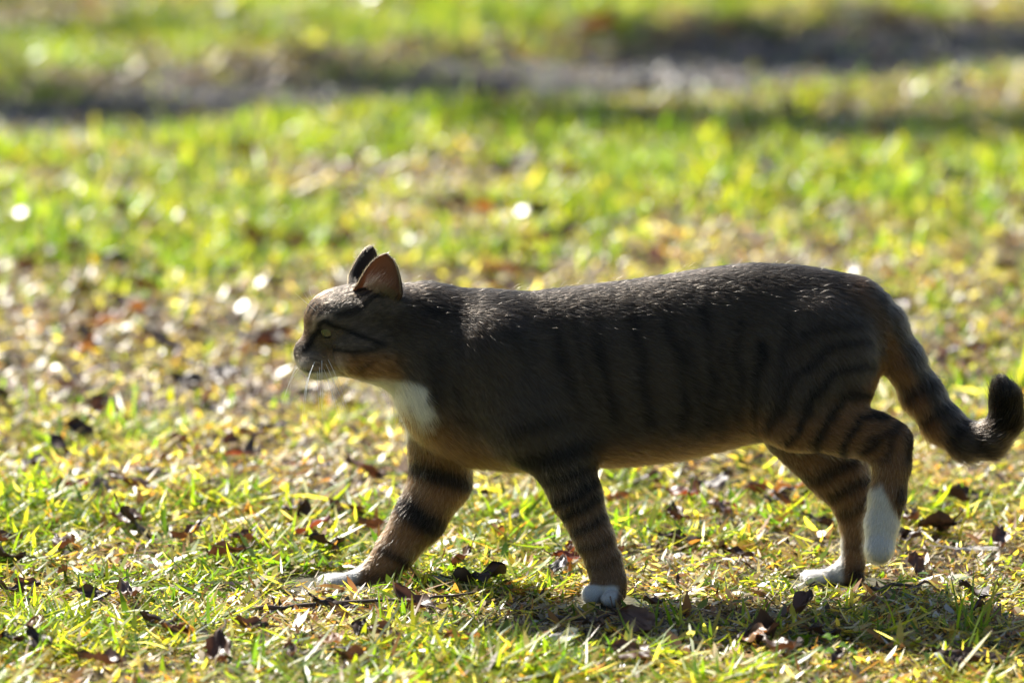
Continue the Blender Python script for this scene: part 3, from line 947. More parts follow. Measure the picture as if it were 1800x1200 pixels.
def whisker(root, d0, d1, ln, r=.00026):
    p = np.array(root); P_ = [p]
    for k in range(8):
        t = (k + .5) / 8
        p = p + unit(np.array(d0) * (1 - t) + np.array(d1) * t) * ln / 8
        P_.append(p)
    rr = [r * (1 - .85 * k / 8) for k in range(9)]
    new_obj('whisker', tube_mesh('whisker', P_, rr, M_WHISK, 4), cat)
for sgn in (1, -1):
    for i in range(9):
        a, bq = i % 3, i // 3
        root = hw_(.050 - .006 * a + .002 * bq, sgn * (.0185 - .001 * bq), -.0235 - .0042 * bq)
        d0 = HF * (.45 - .30 * a) + HN * sgn * (.75) + HU * (-.45 - .1 * bq)
        d1 = HF * (.10 - .20 * a + random.uniform(-.12, .12)) + HN * sgn * .15 + HU * -1.0
        whisker(root, d0, d1, random.uniform(.044, .062))
    for i in range(4):
        root = hw_(.045 - .004 * i, sgn * .014, .019)
        whisker(root, HF * .7 + HU * .6 + HN * sgn * .2, HF * (.5 - .35 * i) + HU * .5 + HN * sgn * random.uniform(.1, .5), random.uniform(.018, .032), .0002)
for i in range(3):
    whisker(hw_(.060, .004 * (i - 1), -.031), HF * .9 + HU * -.2 + HN * .3 * (i - 1), HF * .5 + HU * -.7, random.uniform(.006, .012), .00014)

# fringe of fine hair along the ear rims
FR, FD, FL = [], [], []
for (ev, ef, inn_, hg_), nk in ((e1, 800), (e2, 800)):
    nu_, nv_ = 19, 15
    grid = ev[nu_ * nv_:].reshape(nv_, nu_, 3)
    for j, jn in ((0, 4), (nu_ - 1, nu_ - 5)):
        tpos = rng.uniform(2.5, nv_ - 1.001, nk // 2); i0_ = tpos.astype(int); fr_ = (tpos - i0_)[:, None]
        p0 = grid[i0_, j] * (1 - fr_) + grid[i0_ + 1, j] * fr_
        pin = grid[i0_, jn] * (1 - fr_) + grid[i0_ + 1, jn] * fr_
        along = unit(grid[i0_ + 1, j] - grid[i0_, j])
        FR.append(p0); FD.append(unit(unit(p0 - pin) * .45 + along * .9 + rng.normal(0, .22, p0.shape))); FL.append(rng.uniform(.0015, .0042, len(p0)))
FR, FD, FL = np.concatenate(FR), np.concatenate(FD), np.concatenate(FL)
tk = np.linspace(0, 1, 4)
fp = FR[:, None] + FD[:, None] * (FL[:, None] * tk)[:, :, None]
curves_obj('ear_fringe', fp, np.repeat(np.array([[.00009, .00008, .00006, .00002]]), len(FR), 0), np.repeat(np.array([[[.20, .135, .08]]]), len(FR), 0).repeat(4, 1) * rng.uniform(.5, 1.4, (len(FR), 1, 1)), M_FUR, cat)

# long inner-ear hair
ne = 420
uu_ = rng.uniform(-.9, .3, ne)
b0 = loc(640, 502, .031); b1 = loc(694, 530, .031)
t_ = rng.random(ne)
rootp = b0 + (b1 - b0) * t_[:, None] + rng.normal(0, .0012, (ne, 3))
dv = unit(np.array([.55, -.25, .8]) + rng.normal(0, .25, (ne, 3)) - (t_[:, None] * np.array([.5, 0, .2])))
ln = rng.uniform(.006, .021, ne)
tk = np.linspace(0, 1, 5)
ep = rootp[:, None] + dv[:, None] * (ln[:, None] * tk)[:, :, None] + np.array([.3, 0, .1]) * (ln[:, None] * tk ** 2)[:, :, None]
ecol = np.repeat(np.repeat(np.array([[[.16, .12, .085]]]), ne, 0), 5, 1) * rng.uniform(.6, 1.3, (ne, 1, 1))
curves_obj('ear_tuft', ep, np.repeat(np.array([[.00011, .0001, .00009, .00006, .00002]]), ne, 0), ecol, M_FUR, cat)

# ------------------------------------------------------------------ grass
def blades(n, x, y, h, w, az, lean, curl, tint, segs=3, z0=None, roll=None):
    """n blades, each a folded tapering ribbon; lean is the angle from upright at the base, curl adds to it along the blade"""
    K_ = segs + 1
    z = ground_h(x, y) if z0 is None else z0
    pos = np.stack([x, y, z - .002], 1)
    dirh = np.stack([np.cos(az), np.sin(az), np.zeros(n)], 1)
    ro = (az + math.pi / 2) if roll is None else roll
    sidev = np.stack([np.cos(ro), np.sin(ro), np.zeros(n)], 1)
    sidev = sidev + np.stack([0 * az, 0 * az, rng.normal(0, .35, n)], 1); sidev = unit(sidev)
    out = []
    wp = [.75, 1.0, .8, .5, .3]
    for k in range(K_):
        t = k / segs
        if k > 0:
            a = lean + curl * (t - .5 / segs)
            st = h / segs
            pos = pos + dirh * (np.sin(a) * st)[:, None]
            pos[:, 2] += np.cos(a) * st
        ww = w * (.5 * (wp[k] if k < segs else .02))
        out.append(pos - sidev * ww[:, None]); out.append(pos + sidev * ww[:, None])
    VV = np.stack(out, 1)
    gz = ground_h(VV[:, :, 0].ravel(), VV[:, :, 1].ravel()).reshape(VV.shape[:2]) + .0015
    VV[:, 2:, 2] = np.maximum(VV[:, 2:, 2], gz[:, 2:])
    m_ = 2 * K_
    base = (np.arange(n) * m_)[:, None]
    F = np.concatenate([base + np.array([[2 * k, 2 * k + 1, 2 * k + 3, 2 * k + 2]]) for k in range(segs)], 1).reshape(-1, 4)
    return VV.reshape(-1, 3), F, np.repeat(tint, m_, 0)

GREENS = np.array([[.10, .17, .015], [.15, .22, .018], [.22, .26, .022], [.065, .12, .018], [.27, .27, .035]])
STRAW = np.array([[.42, .33, .08], [.52, .44, .22], [.30, .15, .05], [.40, .36, .07]])
def tints(x, y, n, gshare):
    g = rng.random(n) < gshare
    c = np.where(g[:, None], GREENS[rng.integers(0, 5, n)], STRAW[rng.integers(0, 4, n)])
    return np.clip(c * rng.uniform(.7, 1.3, (n, 1)) * rng.uniform(.9, 1.1, (n, 3)), .01, .9), g

def lawn_points(n, xr, yr, widen=0.0):
    y = rng.uniform(yr[0], yr[1], n)
    x = rng.uniform(-1, 1, n) * (xr + widen * np.maximum(y, 0))
    return x, y
def lushness(x, y):
    """how green and how dense the lawn is, 0..1"""
    P = np.stack([x, y, 0 * x], 1)
    a = vnoise(P, 1.3, 41) * .30 + vnoise(P, 3.6, 42) * .36 + vnoise(P, 10, 43) * .34
    base = .30 + .10 * sstep(.1, -.4, y)
    base = base + .40 * sstep(1.9, 2.25, y) * sstep(1.1, -.1, x) * sstep(3.75, 3.3, y)     # lush to the left, before the track
    base = base + .45 * sstep(4.5, 4.9, y - .5 * x)                                       # and beyond the track
    base = base - .26 * np.exp(-((y - 1.55) / .42) ** 2) * sstep(.7, -.1, x)              # dry leaf strewn strip behind the cat
    base = base - .05 * sstep(.3, .9, x) * sstep(.6, 1.2, y)
    return np.clip((a - .5) * 3.2 + base, 0, 1)
def on_path(x, y):
    P = np.stack([x, y, 0 * x], 1)
    return np.abs(path_dist(x, y)) + (vnoise(P, 3, 51) - .5) * .35 + (vnoise(P, 11, 52) - .5) * .15 < .38
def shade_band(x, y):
    """strip beside the track, to the right, thinned to stand in for tree shade"""
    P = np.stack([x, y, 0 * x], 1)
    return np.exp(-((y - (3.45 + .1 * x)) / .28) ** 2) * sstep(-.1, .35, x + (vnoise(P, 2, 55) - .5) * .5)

def paw_clear(x, y):
    k = np.zeros(len(x), bool)
    for cx, cy, rx, ry in PAWS:
        k |= ((x - cx) / rx) ** 2 + ((y - cy) / ry) ** 2 < 1
    return k
PAWS = [(pix(1065, 1050, -.05)[0], -.053, .040, .046), (pix(625, 1025, .04)[0] - .010, .034, .064, .046), (pix(1470, 1015, .042)[0], .036, .055, .044)]

def field_of(name, n, xr, yr, widen, hr, wr, up, label, segs=3, density=None, gbias=0.0, holes=True):
    x, y = lawn_points(n, xr, yr, widen)
    lu = lushness(x, y)
    keep = rng.random(n) < (.34 + .66 * lu) * (.25 + .75 * sstep(.34, .60, vnoise(np.stack([x, y, 0 * x], 1), 7, 60) * .35 + vnoise(np.stack([x, y, 0 * x], 1), 16, 61) * .35 + vnoise(np.stack([x, y, 0 * x], 1), 40, 62) * .3))
    if holes:
        keep &= ~(on_path(x, y) & (rng.random(n) < .88))
        keep &= ~(rng.random(n) < .6 * shade_band(x, y))  # sparser blades darken the band in place of tree shade
        keep &= ~paw_clear(x, y)
    x, y, lu = x[keep], y[keep], lu[keep]
    n = len(x)
    tint, g = tints(x, y, n, np.clip(.22 + .85 * lu + gbias, 0, 1))
    upright = g & (rng.random(n) < up)
    lean = np.where(upright, np.abs(rng.normal(.3, .3, n)), rng.uniform(1.0, 1.6, n))
    curl = np.where(upright, rng.uniform(.1, 1.0, n), rng.uniform(-.45, .6, n))
    h = rng.uniform(hr[0], hr[1], n) * np.where(upright, .8, 1.05) * (.75 + .5 * lu)
    h *= np.where(g, 1, rng.uniform(.5, 1.1, n))
    w = rng.uniform(wr[0], wr[1], n) * np.where(rng.random(n) < .5, .62, 1)
    h *= np.exp(rng.normal(0, .25, n)); w *= np.exp(rng.normal(0, .32, n))
    near_cat = (np.abs(y) < .16) & (np.abs(x) < .5)
    h = np.where(near_cat, h * .62, h)
    az = rng.uniform(0, 2 * math.pi, n)
    zz = ground_h(x, y) + np.where(upright, 0, rng.uniform(0, .012, n))
    vv, ff, tt_ = blades(n, x, y, h, w, az, lean, curl, tint, segs, z0=zz)
    return new_obj(name, mesh_np(name, vv, ff, np.full(len(ff), 4), M_GRASS, attrs={'tint': tt_}), kind='stuff', label=label, category='grass')

field_of('grass', 215000, .72, (-.62, .9), .11, (.015, .044), (.0020, .0050), .15, 'sunlit yellow green lawn grass around the walking cat')
field_of('lawn_grass', 230000, .74, (.9, 6.4), .125, (.018, .05), (.003, .0068), .6, 'blurred bright green lawn grass behind the cat', 2)
def outside_core(x, y):
    return ~((np.abs(x) < .72 + .115 * np.maximum(y, 0)) & (y > -.62) & (y < 6.4))
def outer():
    n = 460000
    x = rng.uniform(-3.3, 3.3, n); y = rng.uniform(-1.6, 9.0, n)
    lu = lushness(x, y)
    P = np.stack([x, y, 0 * x], 1)
    k = outside_core(x, y) & ~(on_path(x, y) & (rng.random(n) < .9))
    k &= rng.random(n) < (.34 + .66 * lu) * (.3 + .7 * sstep(.34, .60, vnoise(P, 7, 60) * .5 + vnoise(P, 16, 61) * .5))
    x, y, lu = x[k], y[k], lu[k]; n = len(x)
    tint, g = tints(x, y, n, np.clip(.22 + .85 * lu, 0, 1))
    up = g & (rng.random(n) < .35)
    lean = np.where(up, np.abs(rng.normal(.3, .3, n)), rng.uniform(1.0, 1.6, n))
    vv, ff, tt_ = blades(n, x, y, rng.uniform(.02, .055, n), rng.uniform(.0035, .0085, n), rng.uniform(0, 6.28, n), lean, rng.uniform(-.3, .8, n), tint, 2, z0=ground_h(x, y) + np.where(up, 0, rng.uniform(0, .012, n)))
    new_obj('outer_grass', mesh_np('outer_grass', vv, ff, np.full(len(ff), 4), M_GRASS, attrs={'tint': tt_}), kind='stuff', label='lawn grass farther out around the track and the cat', category='grass')
outer()

# dry straw, chaff and crumbs of leaf lying among the blades
def litter(name, n, xr, yr, widen, label, big=1.0):
    x, y = lawn_points(n, xr, yr, widen)
    k = ~paw_clear(x, y) & ~(on_path(x, y) & (rng.random(n) < .6)); x, y = x[k], y[k]; n = len(x)
    pal = np.array([[.36, .28, .15], [.20, .11, .05], [.10, .055, .03], [.48, .44, .36], [.30, .15, .06], [.06, .04, .028]])
    tint = pal[rng.choice(6, n, p=[.28, .18, .16, .16, .1, .12])] * rng.uniform(.7, 1.25, (n, 1))
    L_ = rng.uniform(.003, .016, n); w = np.where(rng.random(n) < .6, rng.uniform(.0008, .002, n), rng.uniform(.002, .007, n))
    L_ = L_ * big; w = w * big
    az = rng.uniform(0, 6.28, n)
    vv, ff, tt_ = blades(n, x, y, L_, w, az, rng.uniform(.9, 1.6, n), rng.normal(0, .5, n), np.clip(tint, .01, .8), 2, z0=ground_h(x, y) + rng.uniform(.002, .009, n))
    new_obj(name, mesh_np(name, vv, ff, np.full(len(ff), 4), M_LITTER, attrs={'tint': tt_}), kind='stuff', label=label, category='litter')
litter('straw_litter', 85000, .72, (-.62, 1.2), .11, 'dry straw chaff and leaf crumbs between the grass blades')
litter('far_litter', 60000, .74, (1.2, 6.4), .125, 'dry straw and leaf crumbs scattered over the far lawn', 1.9)
litter('outer_litter', 80000, 3.2, (-1.5, 8.5), 0, 'dry straw and leaf crumbs farther out over the lawn', 2.0)

# grit on the track
def grit():
    n = 7000
    x = rng.uniform(-3.3, 3.3, n); y = 4.22 + .62 * x + .12 * x * x + rng.normal(0, .16, n)
    r = rng.uniform(.003, .011, n) * rng.uniform(.5, 1, n)
    oct_ = np.array([[1, 0, 0], [-1, 0, 0], [0, 1, 0], [0, -1, 0], [0, 0, .7], [0, 0, -.7]], float)
    vv = oct_[None] * rng.uniform(.6, 1.3, (n, 6, 1)) * r[:, None, None]
    vv = vv + np.stack([x, y, ground_h(x, y) + .008], 1)[:, None]
    fo = np.array([[0, 2, 4], [2, 1, 4], [1, 3, 4], [3, 0, 4], [2, 0, 5], [1, 2, 5], [3, 1, 5], [0, 3, 5]])
    ff = ((np.arange(n) * 6)[:, None, None] + fo[None]).reshape(-1, 3)
    new_obj('gravel', mesh_np('gravel', vv.reshape(-1, 3), ff, np.full(len(ff), 3), stone_material('grit_stone', (.025, .023, .024), (.10, .095, .095), 60, .5), smooth=False), kind='stuff', label='grey grit lying on the bare track', category='gravel')
grit()

# ------------------------------------------------------------------ fallen leaves
LEAFM = {'brown': thin_leaf_material('leaf_brown', (.105, .052, .028), .45, .18, .5, (1.6, 1.1, .8)),
         'dark': thin_leaf_material('leaf_dark', (.050, .030, .022), .5, .10, .4, (1.4, 1.1, .8)),
         'red': thin_leaf_material('leaf_red', (.15, .048, .026), .4, .35, .5, (2.0, 1.3, .8)),
         'orange': thin_leaf_material('leaf_orange', (.24, .115, .045), .42, .35, .5, (1.7, 1.3, .7)),
         'grey': thin_leaf_material('leaf_grey', (.16, .14, .135), .4, .12, .5, (1.2, 1.1, 1.0)),
         'pale': thin_leaf_material('leaf_pale', (.66, .62, .55), .3, .2, .8, (1.1, 1.05, .95)),
         'green': thin_leaf_material('leaf_green', (.11, .22, .02), .35, .45, .5, (2.0, 2.0, .9)),
         'wood': thin_leaf_material('twig_wood', (.085, .055, .038), .55, 0.0, .4, (1, 1, 1))}
def leaf_mesh(kind, ln=.05, wd=.018, roll=1.2, arch=.6, twist=.4, crumple=.004, lobes=0.0, seed=0):
    r = np.random.default_rng(seed)
    ns, nv = 13, 9
    vs, fs = [], []
    ph = r.uniform(0, 6, 6)
    for i in range(ns):
        s = i / (ns - 1)
        half = wd * max(.03, math.sin(math.pi * min(1, s ** .85 * .97 + .015)) ** .75) * (1 + lobes * math.sin(s * 19 + ph[0]))
        a = arch * (s - .35)
        cx, cz = ln * (s - .5) * math.cos(a * .5), ln * (.5 * arch * (s - .5) ** 2)
        for j in range(nv):
            v = -1 + 2 * j / (nv - 1)
            an = v * roll * (.55 + .45 * s)
            yy = half * math.sin(an) / max(roll, .2)
            zz = half * (1 - math.cos(an)) / max(roll, .2)
            tw = twist * (s - .5)
            y2, z2 = yy * math.cos(tw) - zz * math.sin(tw), yy * math.sin(tw) + zz * math.cos(tw)
            cm = crumple * (math.sin(s * 9 + v * 3 + ph[1]) * .6 + math.sin(v * 7 - s * 5 + ph[2]) * .5 + r.normal(0, .18))
            vs.append((cx + crumple * .4 * math.sin(v * 5 + ph[3]), y2, cz + z2 + cm * (0.3 + abs(v))))
    for i in range(ns - 1):
        for j in range(nv - 1):
            a = i * nv + j
            fs.append((a, a + nv, a + nv + 1, a + 1))
    off = len(vs)     # midrib and stalk as a thin three sided rod
    for i in range(8):
        s = -.28 + 1.15 * i / 7
        q = np.array(vs[min(ns - 1, max(0, int(round(s * (ns - 1))))) * nv + nv // 2])
        if s < 0: q = np.array(vs[nv // 2]) + np.array([s * ln, .004 * math.sin(s * 8 + ph[4]), .012 * s * s * 8 * ph[5] / 6])
        for k in range(3):
            an = 2.09 * k
            vs.append(tuple(q + np.array([0, math.cos(an), math.sin(an)]) * (.0008 - .0004 * i / 7)))
    for i in range(7):
        for k in range(3):
            a, b = off + i * 3 + k, off + i * 3 + (k + 1) % 3
            fs.append((a, b, b + 3, a + 3))
    vs = np.array(vs); vs[:, 2] -= vs[:, 2].min()
    return mesh_np('fallen_leaf', vs, np.array(fs), np.full(len(fs), 4), LEAFM[kind])

def put_leaf(px, py, me, rz, tilt, label, rx=0.0, sc=1.0, lift=.010, group=None, name='fallen_leaf'):
    g = gnd(px, py)
    o = new_obj(name, me, label=label, category='leaf')
    z = float(ground_h(np.array([g[0]]), np.array([g[1]]))[0])
    o.location = (g[0], g[1], z + lift)
    o.rotation_euler = (rx, tilt, rz)
    o.scale = (sc, sc, sc)
    if group: o['group'] = group
    return o
R_ = math.radians
HERO = [
 (845, 1040, 'dark', (.050, .020, 1.7, .9, .8, .006, .12), 10, -8, 0, 'big curled dark brown dead leaf on the ground between the front paws'),
 (808, 1008, 'brown', (.040, .013, .9, .8, .5, .004, .1), 150, 38, 0, 'brown dead leaf with raised tip behind the curled leaf between the front paws'),
 (1005, 1003, 'red', (.040, .013, .7, .5, .3, .004, .05), 20, 5, 10, 'reddish orange dead leaf just ahead of the white toed near front paw'),
 (982, 1018, 'grey', (.030, .011, .9, .6, .3, .003, .0), 60, -25, 0, 'grey dead leaf standing tilted against the reddish leaf by the front paw'),
 (535, 925, 'dark', (.036, .012, 1.1, .5, .4, .003, .05), 70, -78, 15, 'dark dead leaf standing upright in the grass beyond the outstretched front paw'),
 (228, 888, 'brown', (.056, .012, 1.9, .5, .7, .004, .0), -25, 14, 0, 'long rolled brown dead leaf lying diagonally in the open grass'),
 (270, 872, 'grey', (.036, .013, .8, .5, .3, .003, .05), 10, 12, -25, 'dull grey dead leaf tilted up next to the long rolled brown leaf'),
 (178, 892, 'grey', (.032, .015, .9, .6, .4, .003, .1), 95, -40, 0, 'small grey brown dead leaf propped up beside the long rolled brown leaf'),
 (128, 884, 'red', (.034, .011, .8, .5, .3, .003, .05), 30, 10, 0, 'dark red dead leaf beside the propped grey leaf'),
 (175, 745, 'brown', (.034, .016, 1.0, .6, .4, .004, .1), 40, -30, 0, 'softly blurred brown dead leaf in the pale straw behind the long rolled leaf'),
 (592, 918, 'brown', (.034, .012, 1.0, .6, .4, .003, .08), 140, -35, 0, 'brown dead leaf next to the upright dark leaf'),
 (632, 922, 'brown', (.034, .012, 1.2, .6, .4, .003, .08), 30, 35, 0, 'folded brown dead leaf touching the outstretched far front leg'),
 (402, 826, 'red', (.044, .009, .9, .4, .2, .002, .0), 10, 4, 0, 'narrow red brown dead leaf lying flat in the straw'),
 (1268, 910, 'red', (.032, .010, .9, .5, .3, .003, .1), -20, 8, 10, 'small red dead leaf under the belly of the cat'),
 (1195, 968, 'dark', (.046, .012, .9, .5, .3, .003, .05), 12, 8, 0, 'flat dark dead leaf under the belly between front and hind paws'),
 (1152, 855, 'brown', (.030, .011, 1.0, .5, .3, .003, .08), 75, -20, 0, 'small brown dead leaf in the sunlit grass behind the belly'),
 (1440, 940, 'dark', (.034, .013, 1.0, .5, .3, .003, .1), 20, 25, 0, 'dark dead leaf ahead of the standing hind leg'),
 (1690, 898, 'dark', (.060, .019, 1.0, .7, .4, .005, .1), 0, 6, 0, 'large dark dead leaf lying under the tail'),
 (1710, 985, 'pale', (.060, .009, .5, .3, .2, .002, .0), 20, 5, 0, 'long pale bleached leaf behind the raised hind paw'),
 (1335, 1140, 'dark', (.044, .022, 1.6, .9, .6, .006, .12), 30, -12, 10, 'crumpled dark dead leaf in the foreground below the belly shadow'),
 (1705, 1172, 'dark', (.074, .016, 1.5, .6, .5, .005, .06), 4, 8, 0, 'long rolled dark dead leaf beneath the tall grass tuft'),
 (978, 1155, 'pale', (.044, .013, .5, .4, .3, .003, .06), 25, -14, 15, 'white bleached leaf shining in the foreground grass'),
 (675, 1146, 'brown', (.042, .015, 1.1, .6, .4, .004, .08), -15, 10, 10, 'curved brown dead leaf below the thin fallen twig'),
 (585, 1090, 'dark', (.040, .013, .9, .6, .4, .004, .1), 15, 14, 0, 'dark dead leaf lying right under the thin fallen twig'),
 (1390, 1160, 'grey', (.034, .012, .9, .5, .4, .003, .08), -40, -28, 0, 'grey dead leaf tilted next to the crumpled dark foreground leaf'),
 (1120, 1105, 'dark', (.040, .012, 1.1, .6, .3, .003, .05), 5, 6, 0, 'dark dead leaf lying in the cat shadow by the near front paw'),
 (312, 1145, 'orange', (.034, .014, .9, .6, .4, .004, .15), 30, 18, 0, 'crumpled orange dead leaf at the edge of the foreground grass'),
 (115, 905, 'dark', (.036, .010, .9, .5, .3, .003, .0), -10, 4, 0, 'flat dark dead leaf lying below the dark red leaf'),
 (1005, 985, 'red', (.022, .009, .9, .5, .3, .003, .1), 80, -20, 0, 'tiny red leaf scrap behind the reddish orange leaf'),
 (470, 600, 'dark', (.080, .014, 1.3, .5, .3, .005, .0), -12, 8, 0, 'blurred dark curled leaf in front of the cat face'),
 (1290, 300, 'dark', (.09, .03, 1.0, .5, .3, .006, .0), -12, 8, 0, 'blurred dark dead leaf far behind the cat back'),
 (930, 445, 'orange', (.07, .03, .8, .5, .3, .006, .1), 40, -20, 0, 'blurred orange dead leaf far behind the shoulders'),
 (430, 288, 'brown', (.08, .03, .9, .5, .3, .006, .1), 40, -10, 0, 'blurred brown dead leaf in the lush grass far behind the head'),
 (905, 300, 'dark', (.09, .03, .9, .5, .3, .006, .1), 30, -15, 0, 'blurred dark leaf in the dry grass well behind the shoulders'),
 (990, 415, 'dark', (.07, .03, .9, .5, .3, .006, .1), 30, -15, 0, 'blurred dark leaf beside the orange leaf behind the shoulders'),
 (1045, 55, 'orange', (.12, .05, .9, .5, .3, .006, .1), 30, -15, 0, 'large blurred tan leaf lying beyond the bare track'),
]
for i, (px0, py0, kd, sh, rz, tilt, rx, lab) in enumerate(HERO):
    put_leaf(px0, py0, leaf_mesh(kd, *sh, seed=100 + i), R_(rz), R_(tilt), lab, R_(rx))
# shining pale leaves far behind the cat that throw the round highlights
for i, (px0, py0) in enumerate([(652, 35), (395, 52), (918, 405), (36, 415), (545, 312), (1028, 298), (668, 318), (1412, 352), (1345, 312), (580, 170), (1085, 455), (1530, 322), (20, 275), (470, 128)]):
    g = gnd(px0, py0)
    me = leaf_mesh('pale', .026 if i < 4 else .013, .011 if i < 4 else .005, .3, .2, .1, .001, 0, seed=300 + i)
    o = put_leaf(px0, py0, me, 0, 0, 'small glossy pale leaf glinting white in the blurred far lawn', 0, 1, .034, 'glinting leaves in the far lawn')
    v = Vector(CAM - np.array(o.location)).normalized()
    hvec = (v + sun_dir).normalized()
    o.rotation_euler = hvec.to_track_quat('Z', 'Y').to_euler()
# the other fallen leaves, shared shapes
SHAPES = (('tightly rolled', 1.7, .4, .2), ('nearly flat', .4, .25, .1), ('arched', .9, 1.3, .2), ('twisted', 1.0, .5, .9))
KINDS = ('brown', 'dark', 'orange', 'red')
KWORD = {'brown': 'brown', 'dark': 'blackish', 'orange': 'orange tan', 'red': 'rust red'}
pool = {(k, j): leaf_mesh(k, .034, .012 + .003 * (j == 1), sh[1], sh[2], sh[3], .003, .08, seed=500 + j + 10 * q) for q, k in enumerate(KINDS) for j, sh in enumerate(SHAPES)}
def zone(x, y):
    if path_dist(x, y) > .35: return 'beyond the bare track'
    if path_dist(x, y) > -.35: return 'by the bare track'
    if y > 2.2: return 'in the lush lawn before the track'
    if y > 1.0: return 'in the blurred grass well behind the cat'
    if y > .3: return 'in the straw shortly behind the cat'
    if y < -.14: return 'in the foreground before the cat shadow'
    if x < -.22: return 'in the grass ahead of the front paws'
    if x < .3: return 'in the grass near the belly of the cat'
    return 'near the hind paws and tail'
for i in range(290):
    if i < 140:
        px0, py0 = rng.uniform(-40, 1840), rng.uniform(640, 1210)
    else:
        px0, py0 = rng.uniform(-60, 1860), 20 + 620 * rng.random() ** .7
    g = gnd(px0, py0)
    if any(a < px0 < b and c < py0 < d for a, b, c, d in ((980, 1140, 1020, 1110), (520, 730, 1000, 1075), (1380, 1600, 985, 1065))): continue
    if paw_clear(np.array([g[0]]), np.array([g[1]]))[0] or (abs(g[1]) < .08 and abs(g[0]) < .36): continue
    kd = KINDS[rng.choice(4, p=[.46, .40, .09, .05])]
    j = int(rng.integers(0, 4))
    sc = rng.uniform(.65, 1.4) * (1 if i < 140 else 1.25)
    size = 'small' if sc < .85 else ('medium' if sc < 1.1 else 'larger')
    put_leaf(px0, py0, pool[(kd, j)], rng.uniform(0, 6.28), rng.normal(0, .3), f'{size} {SHAPES[j][0]} {KWORD[kd]} dead leaf {zone(g[0], g[1])}', rng.normal(0, .35), sc, .014, kd + ' leaves scattered over the lawn')

# ------------------------------------------------------------------ twigs
def twig(pxs, r0, label, name='twig', mat='wood', lift=.010):
    pts_ = [gnd(a, b) for a, b in pxs]
    P_ = []
    for i in range(len(pts_) - 1):
        for k in range(4):
            P_.append(pts_[i] + (pts_[i + 1] - pts_[i]) * k / 4)
    P_.append(pts_[-1]); P_ = np.array(P_)
    P_[:, 2] = ground_h(P_[:, 0], P_[:, 1]) + lift + rng.normal(0, .0012, len(P_))
    P_[:, 1] += rng.normal(0, .002, len(P_))
    c0 = P_[0].copy(); P_ = P_ - c0
    rr = [r0 * (1.1 - .55 * i / len(P_)) * (1 + .2 * (i % 5 == 2)) for i in range(len(P_))]
    o = new_obj(name, tube_mesh(name, P_, rr, LEAFM[mat], 7), label=label, category='twig')
    o.location = c0
twig([(425, 1092), (520, 1082), (640, 1078), (740, 1076), (835, 1066)], .0021, 'thin long brown twig lying below the outstretched front paw')
twig([(470, 1196), (560, 1178), (620, 1180), (690, 1200)], .0022, 'curved grey twig lying in the foreground grass')
twig([(365, 975), (400, 990), (432, 1008)], .0014, 'short dark twig slanting through the open grass')
twig([(950, 1112), (1050, 1102), (1160, 1092)], .0020, 'dark twig lying inside the shadow of the cat')
twig([(1655, 640), (1730, 634), (1830, 628)], .0045, 'blurred red brown stick lying beyond the tail', 'stick', 'red', .012)
twig([(1530, 1052), (1580, 1045), (1640, 1040)], .002, 'short dark twig lying below the raised white hind paw')

# ------------------------------------------------------------------ taller tufts and clover
def tuft(px0, py0, n, hmax, spread, label, tilt=0.0, g=GREENS):
    c = gnd(px0, py0)
    x = rng.normal(0, .010, n); y = rng.normal(0, .007, n)
    az = rng.uniform(0, 6.28, n)
    lean = np.abs(rng.normal(.1, spread * .6, n)); curl = rng.uniform(.1, 1.0, n) * spread * 1.6
    h = rng.uniform(.45, 1.0, n) * hmax
    vv, ff, tt_ = blades(n, x + c[0], y + c[1], h, rng.uniform(.0022, .0042, n), az, lean, curl, np.clip(g[rng.integers(0, len(g), n)] * rng.uniform(.8, 1.25, (n, 1)), 0, 1), 4)
    z = float(ground_h(np.array([c[0]]), np.array([c[1]]))[0])
    base = np.array([c[0], c[1], z])
    o = new_obj('grass_tuft', mesh_np('grass_tuft', vv - base, ff, np.full(len(ff), 4), M_GRASS, attrs={'tint': tt_}), label=label, category='grass tuft')
    o.location = base
tuft(1702, 1120, 20, .085, .8, 'tall spreading green grass tuft growing in the shadow under the tail')
tuft(1195, 1112, 9, .055, .5, 'upright green grass tuft in front of the near front paw shadow')
tuft(700, 1105, 9, .045, .5, 'small green grass tuft beside the thin long twig')
tuft(830, 1085, 10, .045, .6, 'small bright grass tuft in front of the curled dark leaf')
tuft(1330, 1105, 8, .05, .5, 'sparse grass tuft above the crumpled foreground leaf')
tuft(970, 1050, 9, .038, .5, 'dark green grass tuft just ahead of the near white front paw')
tuft(715, 1040, 8, .034, .5, 'small green grass tuft just behind the outstretched far front paw')
tuft(55, 1085, 18, .050, .6, 'dense green grass tuft at the outer edge of the foreground lawn')
tuft(450, 1190, 16, .050, .6, 'leafy green grass tuft beside the curved grey twig')
tuft(1565, 1120, 7, .06, .4, 'thin pale green grass tuft below the raised hind paw')

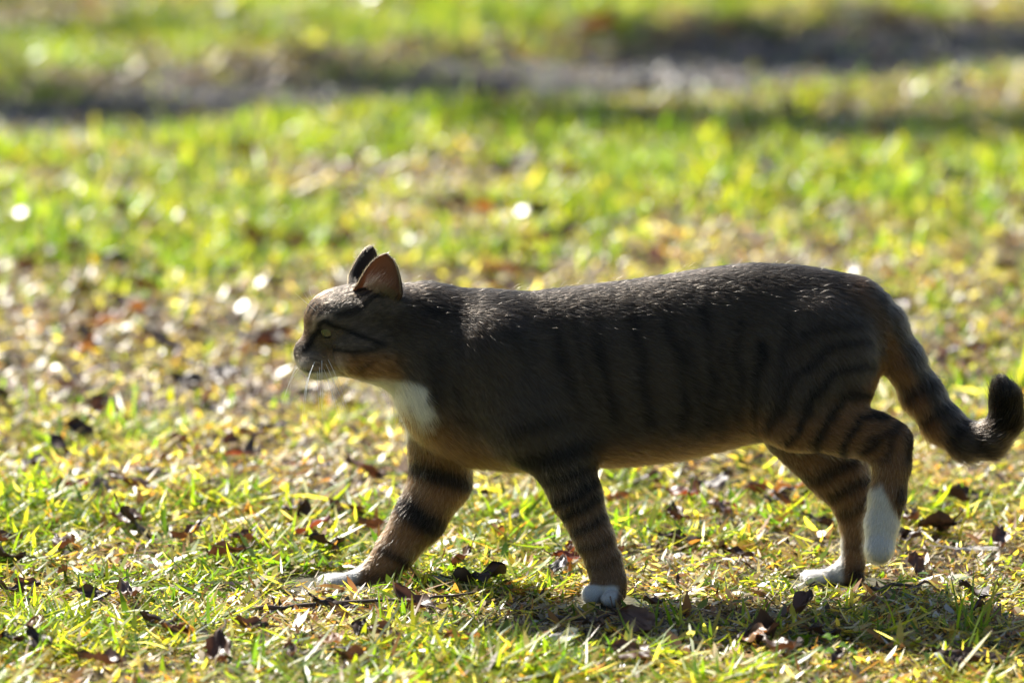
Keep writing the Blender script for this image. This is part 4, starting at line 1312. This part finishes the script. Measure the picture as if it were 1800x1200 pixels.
def clover(px0, py0, n, label):
    c = gnd(px0, py0); z = float(ground_h(np.array([c[0]]), np.array([c[1]]))[0])
    root = new_obj('clover', None, label=label, category='clover'); root.empty_display_size = .02
    root.location = (c[0], c[1], z)
    for k in range(n):
        q = np.array([rng.normal(0, .014), rng.normal(0, .016), rng.uniform(.012, .022)])
        new_obj('stem', tube_mesh('stem', [q * np.array([.5, .5, 0]), q * np.array([.8, .8, .6]), q], [.0006, .0005, .0005], LEAFM['green'], 4), root)
        for j in range(3):
            an = 2.09 * j + rng.uniform(0, .4)
            vs = [q + .0005]
            for m2 in range(10):
                a2 = an + (m2 - 4.5) / 4.5 * .95
                rr = .0085 * (1 - .5 * abs((m2 - 4.5) / 4.5) ** 3 - .12 * math.exp(-((m2 - 4.5) / 1.0) ** 2))
                vs.append(q + np.array([math.cos(a2) * rr, math.sin(a2) * rr, .002 + .0015 * math.sin(m2 * .7)]))
            new_obj('leaflet', mesh_np('leaflet', np.array(vs), np.array([[0, m2, m2 + 1] for m2 in range(1, 10)]), np.full(9, 3), LEAFM['green']), root)
clover(1485, 1178, 5, 'bright green round leaved clover in the foreground grass')
clover(770, 1115, 4, 'small yellow green clover near the thin long twig')

# ------------------------------------------------------------------ tree beyond the track whose boughs shade strips of the lawn
def tree():
    base = np.array([-4.3, 9.6, 0.0]); base[2] = float(ground_h(base[:1], base[1:2])[0]) - .05
    root = new_obj('tree', None, label='broad tree beyond the bare track whose boughs shade the far lawn', category='tree')
    root.location = base
    top = np.array([.5, -.6, 3.1])
    new_obj('trunk', tube_mesh('trunk', [(0, 0, 0), (.05, -.05, .8), (.2, -.25, 1.9), top], [.24, .19, .16, .12], LEAFM['wood'], 12), root)
    H = 3.6
    off = np.array(sun_dir) / sun_dir.z * H
    # shade patches on the ground: centre x, y and half sizes
    spots = [(.30, 3.55, .40, .20), (.85, 3.50, .42, .22), (-.75, 3.95, .34, .22), (-.20, 4.25, .30, .18), (.45, 4.75, .40, .2), (1.0, 5.0, .42, .25), (-.95, 4.9, .3, .15)]
    LS, TS = [], []
    for cx, cy, rx, ry in spots:
        c = np.array([cx, cy, 0]) + off - base
        mid = (top + c) / 2 + np.array([0, 0, .25])
        new_obj('limb', tube_mesh('limb', [top - .05, mid, c], [.035, .022, .008], LEAFM['wood'], 7), root)
        n = int(1500 * rx * ry / .08)
        q = rng.normal(0, .5, (n, 3)) * np.array([rx, ry, .16]) + c
        nrm = unit(rng.normal(0, 1, (n, 3)) + np.array([0, 0, .8]))
        a = unit(np.cross(nrm, rng.normal(0, 1, (n, 3)))); b = np.cross(nrm, a)
        ln_ = rng.uniform(.018, .034, (n, 1))
        LS.append(np.stack([q - a * ln_, q + b * ln_ * .5, q + a * ln_, q - b * ln_ * .5], 1).reshape(-1, 3))
        TS.append(np.repeat(GREENS[rng.integers(0, 4, n)] * .6, 4, 0))
    vv = np.concatenate(LS); tt2 = np.concatenate(TS)
    ff = np.arange(len(vv)).reshape(-1, 4)
    new_obj('crown', mesh_np('crown', vv, ff, np.full(len(ff), 4), M_GRASS, attrs={'tint': tt2}), root, kind='stuff')
tree()
